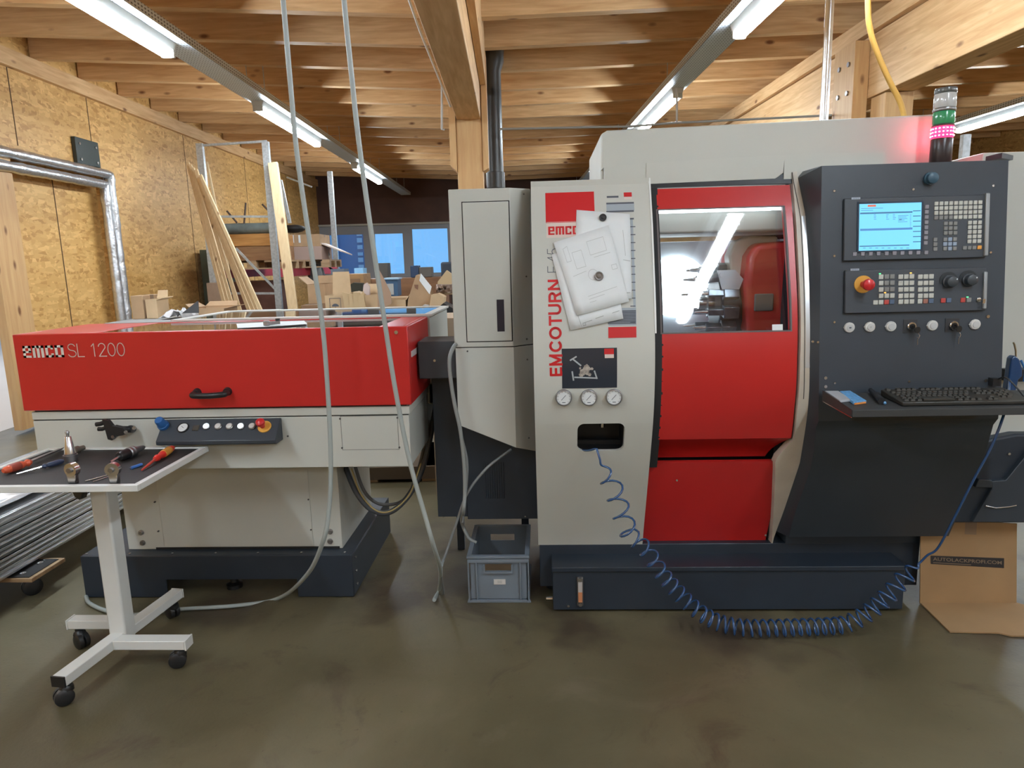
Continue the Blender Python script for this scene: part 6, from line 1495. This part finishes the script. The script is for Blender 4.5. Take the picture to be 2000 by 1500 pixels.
m.prism([P_[0], P_[1], P_[1]+Vector((.05, .5, -.05)), P_[0]+Vector((0, .5, 0))], (0, 0, -.02)); m.build('bent_sheet', M('pale_sheet', (.62, .50, .42), .6), label='pale stiff sheet sticking out of the rack towards the windows', cat='sheet')
m = MB(); m.tube(smooth_path([B(638, 495, 12), B(642, 520, 12), B(655, 532, 12), B(662, 560, 12)], 6), .018, 6); m.build('black_strap', BLACK, label='black strap hanging down at the rear rack upright', cat='strap')
m = MB(); m.bar(B(548, 352, 11.0), B(566, 436, 11.0), .05, .03, up=(0, 1, 0)); m.build('metal_rod', ZINC, label='slim grey metal strut standing behind the leaning plank', cat='strut')
# low crates in the rack
m = MB(); a, b_ = B(448, 537, 10.6), B(540, 608, 10.6); m.box((a.x, 10.6, 0), (b_.x, 11.4, zbm-.12)); m.build('brown_crate', M('dark_brown_board', (.16, .07, .05), .6, var=.2), label='dark brown boarded crate under the near pallet in the rack', cat='crate')
m = MB(); a = B(405, 490, 11.9); m.box((WX+.08, 11.2, 0), (WX+.5, 11.7, a.z)); m.build('green_cabinet', M('green_grey', (.085, .10, .07), .5), label='green grey cabinet against the OSB wall behind the leaning slats', cat='cabinet')
m = MB(); a = B(400, 553, 9.75); b_ = B(447, 553, 9.75); m.box((a.x, 9.8, 0), (b_.x-.1, 9.93, a.z)); m.build('plywood_box', M('plywood', (.34, .23, .16), .6, var=.12), label='plywood box standing behind the leaning slats', cat='crate')
# ---- leaning timber
def slat(t, b_, Yt, Yb, w, d, lb, grp=None, mat=W_PL):
    p, q = B(*t, Yt), B(*b_, Yb); dd = (q-p); q2 = p+dd*((p.z-.02)/(p.z-q.z)); m = MB(); m.bar(q2, p, w, d, up=(0, -1, 0)); m.build('timber_batten', mat, label=lb, cat='timber', group=grp, bevel=.003)
ga = [((367, 318), (442, 608), .045, 9.30, 'leftmost batten of the left leaning bundle, reaching highest'), ((372, 322), (450, 608), .040, 9.22, 'second batten of the left leaning bundle'), ((377, 328), (457.5, 608), .038, 9.14, 'third batten of the left leaning bundle, bordering the gap'),
      ((383, 332), (469, 608), .05, 9.05, 'single batten standing free between the two leaning bundles'),
      ((386, 344), (487, 608), .042, 9.0, 'first batten of the right leaning bundle'), ((389, 346), (495.5, 608), .045, 8.93, 'second batten of the right leaning bundle'),
      ((392, 342), (503, 608), .036, 8.86, 'third batten of the right leaning bundle'), ((395, 350), (510.5, 608), .040, 8.79, 'rightmost batten of the right leaning bundle')]
for t, b_, w, Y, lb in ga: slat(t, b_, Y+.6, Y-.2, w, .03, lb, 'battens leaning against the rack')
slat((404, 316), (425, 420), 10.15, 10.05, .03, .02, 'thin faded batten standing behind the slat bundles')
slat((533, 318), (573, 608), 9.9, 9.5, .13, .05, 'tall wide plank leaning against the front rack upright')
# ---- left corner bench and boxes
zbn = onY(300, 622, 5.6).z-.01
t = thing('side_bench', 'low grey topped bench at the OSB wall behind the loader', 'bench', (-3.1, 5.9, 0)); bx0b, bx1b = B(235, 600, 5.6).x, B(470, 600, 5.6).x
m = MB(); m.box((bx0b, 5.35, zbn-.04), (bx1b, 6.6, zbn)); m.build('bench_top', M('bench_grey', (.3, .3, .3), .5), t)
for x in (bx0b+.05, bx1b-.1):
    for y in (5.4, 6.5): m = MB(); m.box((x, y, 0), (x+.05, y+.05, zbn-.04)); m.build('leg', ZINC, t)
Y = 5.7
a, b_ = B(254, 578, Y), B(282, 615, Y); cbox(a.x, b_.x, Y, Y+.3, zbn+.001, a.z, CARD, 'brown cardboard box on the side bench, next to the silver pipes')
a, b_ = B(283, 585, Y), B(309, 618, Y); cbox(a.x, b_.x, Y, Y+.2, zbn+.001, a.z, CARDL, 'pale open carton with label on the side bench', flaps=[(0, 1, 1.2, .07), (1, 0, .3, .05)])
rnd = random.Random(4)
a, b_ = B(312, 600, 5.6), B(362, 618, 5.6)
m = MB(); g = [[Vector((a.x+(b_.x-a.x)*i/9, 5.55+.3*j/6, zbn+.012+rnd.uniform(0, .07)*(1 if 0 < i < 9 else .1))) for i in range(10)] for j in range(7)]; m.grid(g); m.build('plastic_film', M('white_film', (.6, .58, .58), .25), label='crumpled white plastic film on the side bench', cat='film', solid=.004, ang=10)
m = MB(); a = B(355, 612, 5.5); m.prism([a, a+Vector((.13, 0, -.0)), a+Vector((.09, .1, .09))], (0, .02, 0)); m.build('dark_shard', BLACK, label='dark pointed piece right of the white plastic film', cat='scrap')
a, b_ = B(372, 603, 6.0), B(438, 612, 6.0); cbox(a.x, b_.x, 6.0, 6.3, zbn+.001, max(a.z, zbn+.05), CARD, 'flat torn carton at the right end of the side bench', flaps=[(0, 1, .5, .08), (-1, 0, .6, .06), (1, 0, .2, .08)])
# ---- packing table with cartons
zpt = 1.0; Y = 6.4
pt = thing('packing_table', 'packing table hidden under cartons behind the loader', 'table', (-1.6, 6.8, 0)); px0, px1 = B(598, 605, Y).x, B(886, 605, Y).x+.05
m = MB(); m.box((px0, 6.1, zpt-.04), (px1, 7.9, zpt)); m.build('table_top', W_P, pt)
for x in (px0+.05, px1-.1):
    for y in (6.15, 7.8): m = MB(); m.box((x, y, 0), (x+.06, y+.06, zpt-.04)); m.build('leg', ZINC, pt)
def bpx(x0_, x1_, yt, Y, dep, mat, lb, **k):
    a, b_ = B(x0_, yt, Y), B(x1_, yt, Y); return cbox(a.x, b_.x, Y, Y+dep, zpt+.001, (a.z+b_.z)/2, mat, lb, **k)
c = bpx(634, 672, 577, 6.35, .3, CARDL, 'pale carton with printed umbrella sign and one flap standing up', flaps=[(0, 1, 1.5, .21), (1, 0, .4, .06)])
m = MB(); a, b_ = B(643, 583, 6.34), B(666, 607, 6.34); Yq = 6.345; fq = lambda u, v: (u, 6.3475, v)
strokes(m, [[(a.x, b_.z), (a.x, a.z), (b_.x, a.z), (b_.x, b_.z)]], .004, fq); mx_ = (a.x+b_.x)/2; zc2 = (a.z*.35+b_.z*.65)
pts = arc(mx_, zc2, .032, .026, 0, PI, 10); m.face([m.v(fq(*q)) for q in pts]); strokes(m, [[(mx_, zc2), (mx_, zc2-.03)]], .003, fq); m.build('printed_umbrella', INKD, c)
bpx(705, 738, 576, 6.4, .3, CARDL, 'pale open carton right of the crumpled packing paper', flaps=[(0, 1, 1.1, .1), (-1, 0, .3, .08)])
m = MB(); rnd = random.Random(2)
for k in range(4):
    x = 674+k*9; m.prism([B(x, 608, 6.3), B(x+14, 608, 6.3), B(x+rnd.uniform(2, 16), 563+rnd.uniform(0, 14), 6.35), B(x-4+rnd.uniform(-2, 4), 575+rnd.uniform(-6, 6), 6.3)], (.004, .012, 0))
m.build('packing_paper', M('kraft_paper', (.50, .36, .20), .7), label='crumpled brown packing paper between two pale cartons', cat='paper')
cc = thing('foam_wedge', 'pale pink padded wedge standing inside the pale carton', 'packing', B(712, 575, 6.6)); m = MB(); m.prism([B(x, y, 6.6) for x, y in ((707, 590), (722, 590), (721, 560), (716, 552), (710, 556))], (0, .05, 0)); m.build('wedge', M('pinkish_foam', (.55, .45, .42), .8), cc)
m = MB(); m.prism([B(x, y, 6.25) for x, y in ((744, 607), (765, 592), (763, 572), (750, 545), (740, 527), (736, 540), (738, 607))], (0, .012, 0)); m.build('carton_flap', M('brown_flap', (.38, .25, .17), .8), label='tall brown carton flap directly behind the right hanging cable', cat='carton')
bpx(748, 792, 586, 6.3, .3, CARDL, 'low wide carton right of the tall brown flap', flaps=[(1, 0, .9, .07), (0, 1, .2, .06)])
m = MB(); m.prism([B(x, y, 6.3) for x, y in ((795, 607), (797, 585), (812, 538), (816, 536), (842, 575), (836, 607))], (0, .25, 0)); o = m.build('tilted_carton', CARD, label='large tilted carton with white shipping label leaning left', cat='carton')
m = MB(); m.prism([B(x, y, 6.295) for x, y in ((819, 548), (822, 534), (843, 560), (839, 575))], (0, .004, 0)); m.build('shipping_label', PAPER, o)
m = MB(); m.prism([B(x, y, 6.297) for x, y in ((809, 556), (817, 556), (816, 566), (810, 562))], (0, .002, 0)); m.build('printed_mark', M('print_brown', (.2, .1, .06), .8), o)
rnd = random.Random(12)
m = MB(); m.prism([B(x, y, 6.2) for x, y in ((838, 600), (842, 576), (855, 573), (868, 580), (866, 600), (850, 612))], (0, .2, 0)); m.build('torn_carton', CARDL, label='torn pale carton at the corner beside the beige cabinet', cat='carton')
m = MB(); m.prism([B(x, y, 6.45) for x, y in ((852, 575), (855, 550), (872, 528), (888, 540), (888, 575))], (0, .1, 0)); m.build('folded_carton', M('kraft_paper'), label='folded carton with a peaked top edge left of the beige cabinet', cat='carton')
m = MB(); g = [[B(852+36*i/8, 555+18*j/5, 6.4)+Vector((0, rnd.uniform(-.05, .03), 0)) for i in range(9)] for j in range(6)]; m.grid(g); m.build('crumpled_foil', M('brown_foil', (.30, .21, .16), .35, .3), label='crumpled brown foil stuffed under the peaked carton', cat='wrapping', solid=.004, ang=8)
m = MB(); m.prism([B(x, y, 6.1) for x, y in ((842, 612), (866, 592), (888, 604), (888, 616))], (0, .3, 0)); m.build('black_tray', BLACK, label='flat black plastic wedge in front of the torn carton', cat='tray')
m = MB(); m.sphere(B(833, 600, 6.22), .035, 10, 6, (1.2, .8, .8))
for v in m.bm.verts: v.co += Vector((rnd.uniform(-.008, .008),)*3)
m.build('clear_film', M('silver_film', (.6, .6, .6), .15, .5), label='small crumpled silver film between tilted and torn cartons', cat='film', ang=8)
bpx(600, 634, 556, 7.2, .35, CARD, 'brown carton with flap at the left end of the packing table', flaps=[(-1, 0, .7, .12), (0, 1, 1.0, .1)])
bpx(588, 620, 596, 6.9, .3, CARDD, 'low brown carton left of the umbrella carton')
# wooden framed box, cupboard and things near the windows
Yw = 9.5
a, b_ = B(661, 536, Yw), B(709, 536, Yw)
t = thing('wooden_case', 'orange wooden framed case behind the pale cartons', 'case', (a.x+.2, Yw, 0))
m = MB(); m.box((a.x, Yw, 0), (b_.x, Yw+.5, a.z)); m.build('case_body', wood('case_wood', (.30, .16, .06), (.42, .24, .10), (1, 9, 9), knots=False), t)
m = MB(); q = B(665, 545, Yw); r_ = B(704, 553, Yw); m.box((q.x, Yw-.012, r_.z), (r_.x, Yw-.002, q.z)); m.build('case_panel', M('case_panel_brown', (.24, .13, .06), .6), t)
m = MB(); P_ = [B(x, y, 9.2) for x, y in ((664, 575), (664, 556), (672, 551), (682, 557), (690, 552), (708, 553), (709, 575))]; m.prism(P_, (0, .1, 0)); m.build('dark_bag', M('bag_dark_green', (.035, .033, .02), .7), label='dark olive bag hanging in front of the wooden case', cat='bag')
a, b_ = B(715, 545, 10.5), B(870, 537, 10.5)
m = MB(); m.box((a.x, 10.5, 0), (b_.x, 11.0, a.z)); m.build('brown_sideboard', wood('sideboard_wood', (.16, .07, .03), (.26, .12, .05), (1, 6, 6), knots=False), label='long brown sideboard below the rear windows', cat='sideboard')
t = thing('blue_white_box', 'blue edged white box with open lid in front of the sideboard', 'box', B(765, 575, 9.8))
a, b_ = B(752, 546, 9.8), B(778, 578, 9.8); m = MB(); m.box((a.x, 9.8, b_.z), (b_.x, 10.1, a.z)); m.build('carton', M('slate_blue', (.05, .11, .2), .5), t)
m = MB(); m.box((a.x, 9.79, b_.z+.02), (b_.x-.06, 9.8, a.z-.06)); m.build('front_label', M('pale_label', (.42, .42, .40), .6), t); m = MB(); m.box((a.x-.02, 9.78, a.z), (b_.x+.02, 10.1, a.z+.02)); m.build('lid', M('light_blue_lid', (.35, .5, .65), .5), t)
m = MB(); m.box((a.x+.02, 9.82, 0), (b_.x-.02, 10.08, b_.z-.002)); m.build('support_stand', CARDD, label='brown carton carrying the blue edged box', cat='carton')
ztop_s = B(715, 545, 10.5).z
def onside(x0_, x1_, yt, mat, nm, lb, cat, dep=.25, Y=10.6):
    p, q = B(x0_, yt, Y), B(x1_, yt, Y); m = MB(); m.box((p.x, Y, ztop_s+.001), (q.x, Y+dep, p.z)); return m.build(nm, mat, label=lb, cat=cat, bevel=.01)
onside(737, 757, 514, M('olive_box', (.07, .06, .05), .6), 'dark_box', 'tall dark olive box before the middle window', 'box')
onside(801, 817, 519, M('navy_binder', (.02, .04, .09), .5), 'navy_binder', 'navy blue binder standing before the right window', 'binder')
onside(818, 843, 522, M('grey_brown_box', (.10, .085, .07), .6), 'grey_box', 'grey brown box standing right of the navy binder', 'box')
t = thing('office_chair', 'back of a dark grey chair before the right window beside the cabinet', 'chair', (B(875, 540, 9.9).x, 9.9, 0))
m = MB(); p, q = B(861, 512, 9.9), B(890, 545, 9.9); m.box((p.x, 9.85, q.z), (q.x, 9.92, p.z)); m.build('backrest', M('chair_grey', (.035, .045, .06), .7), t, bevel=.03, segs=4)
m = MB(); m.box((p.x, 9.88, .45), (q.x, 10.3, .53)); m.build('seat', M('chair_grey'), t, bevel=.02); m = MB(); m.cyl((p.x+.15, 10.0, .06), (p.x+.15, 10.0, .45), .03, 12); m.box((p.x+.13, 9.92, .5), (p.x+.17, 9.95, q.z+.05)); m.build('gas_post', BLACK, t)
for k in range(5): m = MB(); m.bar((p.x+.15, 10.0, .06), (p.x+.15+.28*math.cos(k*1.2566), 10.0+.28*math.sin(k*1.2566), .045), .04, .03); m.build('base_arm', BLACK, t)
p, q = B(662, 525, 10.7), B(690, 536, 10.7)
m = MB(); m.box((p.x, 10.2, B(662, 536, 10.2).z), (q.x-.02, 10.5, p.z)); m.build('grey_case', M('slate_grey', (.12, .14, .17), .5), label='flat slate grey case on a stand before the left window', cat='case')
m = MB(); m.box((p.x, 10.2, 0), (q.x+.15, 10.5, B(662, 536, 10.2).z-.001)); m.build('side_stand', CARDD, label='brown stand carrying the grey case before the left window', cat='stand')
p, q = B(691, 524, 10.2), B(709, 533, 10.2); m = MB(); m.box((q.x-.13, 10.22, B(662, 536, 10.2).z), (q.x+.0, 10.48, p.z)); m.build('light_blue_box', M('sky_blue_box', (.25, .5, .75), .5), label='light blue box right of the slate grey case', cat='box')
# cartons between loader and lathe
a, b_ = B(842, 622, 4.6), B(892, 622, 4.6); cbox(a.x-.02, b_.x+.1, 4.6, 5.1, .0, a.z, M('pale_brown_carton', (.40, .29, .20), .7), 'tall carton standing behind the dark feed channel', tape=False)
m = MB(); p = B(848, 628, 4.6); q = B(866, 660, 4.6); m.box((p.x, 4.592, q.z), (q.x, 4.599, p.z)); m.build('carton_liner', M('white_liner', (.5, .48, .44), .7), label='white stained sheet stuck on the tall carton', cat='sheet')
a, b_ = B(710, 938, 4.9), B(850, 938, 4.9); m = MB(); m.box((a.x, 4.9, .12), (b_.x, 5.6, a.z)); m.build('low_crate', M('murky_brown', (.09, .06, .035), .7), label='low brown crate on the floor deep between the machines', cat='crate')
m = MB(); m.box((a.x, 4.92, 0), (a.x+.1, 5.6, .12)); m.box((b_.x-.1, 4.92, 0), (b_.x, 5.6, .12)); m.build('crate_skid', W_P, label='wooden skids under the low brown crate', cat='skid')
# metal profile leaning at the far left
m = MB(); m.bar(onY(-10, 640, 5.6), onY(18, 672, 5.6), .03, .012); m.bar(onY(-12, 700, 5.6), onY(10, 716, 5.6), .12, .1)
m.bm.free()
# ---- ceiling conduits
def cond(pts, r, mat, lb, nm='conduit'): m = MB(); m.tube(pts, r, 8); return m.build(nm, mat, label=lb, cat='conduit', ang=80)
cond([B(1625, -260, 3.6), B(1621, 0, 3.6), B(1608, 250, 3.6)], .0215, M('shiny_conduit', (.6, .6, .58), .2, .9), 'shiny metal riser pipe standing behind the grey hood')
cond(smooth_path([B(1694, -200, 4.2), B(1695, 0, 4.2), B(1700, 60, 4.2), B(1716, 110, 4.2), B(1738, 160, 4.2), B(1760, 205, 4.2), B(1772, 260, 4.2)], 6), .016, HOSEY, 'yellow hose hanging from the ceiling above the hood', 'yellow_hose')
cond([B(975, 252, 7.3), B(1230, 247, 7.3), B(1320, 240, 7.2), B(1690, 222, 7.0)], .011, M('conduit_grey', (.35, .35, .33), .4), 'thin horizontal conduit running right from the black duct')
cond([B(1322, 172, 7.2), B(1322, 238, 7.2)], .011, M('white_conduit', (.6, .6, .58), .4), 'short white drop conduit under the middle right strip light')
cond([B(792, -20, 5.0), B(820, 60, 5.9), B(852, 140, 6.6), B(880, 208, 6.9)], .010, M('white_conduit'), 'white conduit running along the left edge of the main beam')
cond([B(863, 170, 7.9), B(863, 253, 7.9), B(868, 253, 7.9)], .012, M('white_conduit'), 'short white conduit hanging left of the wooden post')
for px, zz_ in (((1883, 262, 1893, 315), 6.0),):
    a, b_ = B(px[0], px[1], zz_), B(px[2], px[3], zz_); m = MB(); m.box((a.x, zz_, 0), (b_.x, zz_+.05, a.z)); m.build('perforated_post', ZINC, label='perforated metal post right of the signal tower', cat='post')
# ---- black duct
m = MB(); DY = 7.6; c = B(968, 345, DY); zt_ = rz_(c.x); r_ = .085
m.lathe((c.x, DY, c.z-.12), (0, 0, 1), [(0, r_*1.15), (.16, r_*1.15), (.165, r_), (1.0, r_)], 24)
m.tube([(c.x, DY, c.z+.8), (c.x, DY, c.z+1.05), (c.x+.02, DY, c.z+1.15), (c.x+.03, DY, zt_+.25)], [r_, r_, r_*1.15, r_*1.15], 24)
m.lathe((c.x, DY, 0), (0, 0, 1), [(0, r_*.9), (c.z-.1, r_*.9)], 20)
m.build('black_duct', M('duct_black', (.035, .035, .033), .35, var=.2), label='black plastic duct rising beside the wooden post', cat='duct')
# ---- outside: blue facade seen through the left window
t = thing('outside_facade', 'blue facade of the neighbouring building outside the left window', 'building', (-6, 24, 0))
m = MB(); a, b_ = B(560, 500, 24), B(712, 500, 24); m.box((a.x-1, 24, 0), (b_.x, 26, 5)); m.build('facade_wall', M('facade_blue', (.10, .26, .50), .6), t)
m = MB(); p = B(699, 500, 23.9)
for k in range(16): m.box((p.x, 23.9, .6+k*.22), (p.x+.16, 23.99, .6+k*.22+.11+.02*(k % 3)))
m.build('louvre', M('facade_pale', (.45, .70, .85), .6), t, split=True)
m = MB(); p, q = B(650, 460, 23.9), B(664, 535, 23.9); m.box((p.x-.1, 23.9, q.z), (q.x, 23.98, p.z)); m.build('facade_window', M('facade_pale'), t)
m = MB(); m.box((-30, 18.95, -.05), (30, 45, 0)); m.build('yard', M('yard_grey', (.35, .36, .36), .8), label='grey yard outside behind the windows', cat='ground', kind='structure')
SC.cycles.max_bounces = 8
SC.view_settings.view_transform = 'Standard'; SC.view_settings.look = 'None'; SC.view_settings.gamma = 1; SC.view_settings.use_curve_mapping = False
SC.view_settings.exposure = 0.0
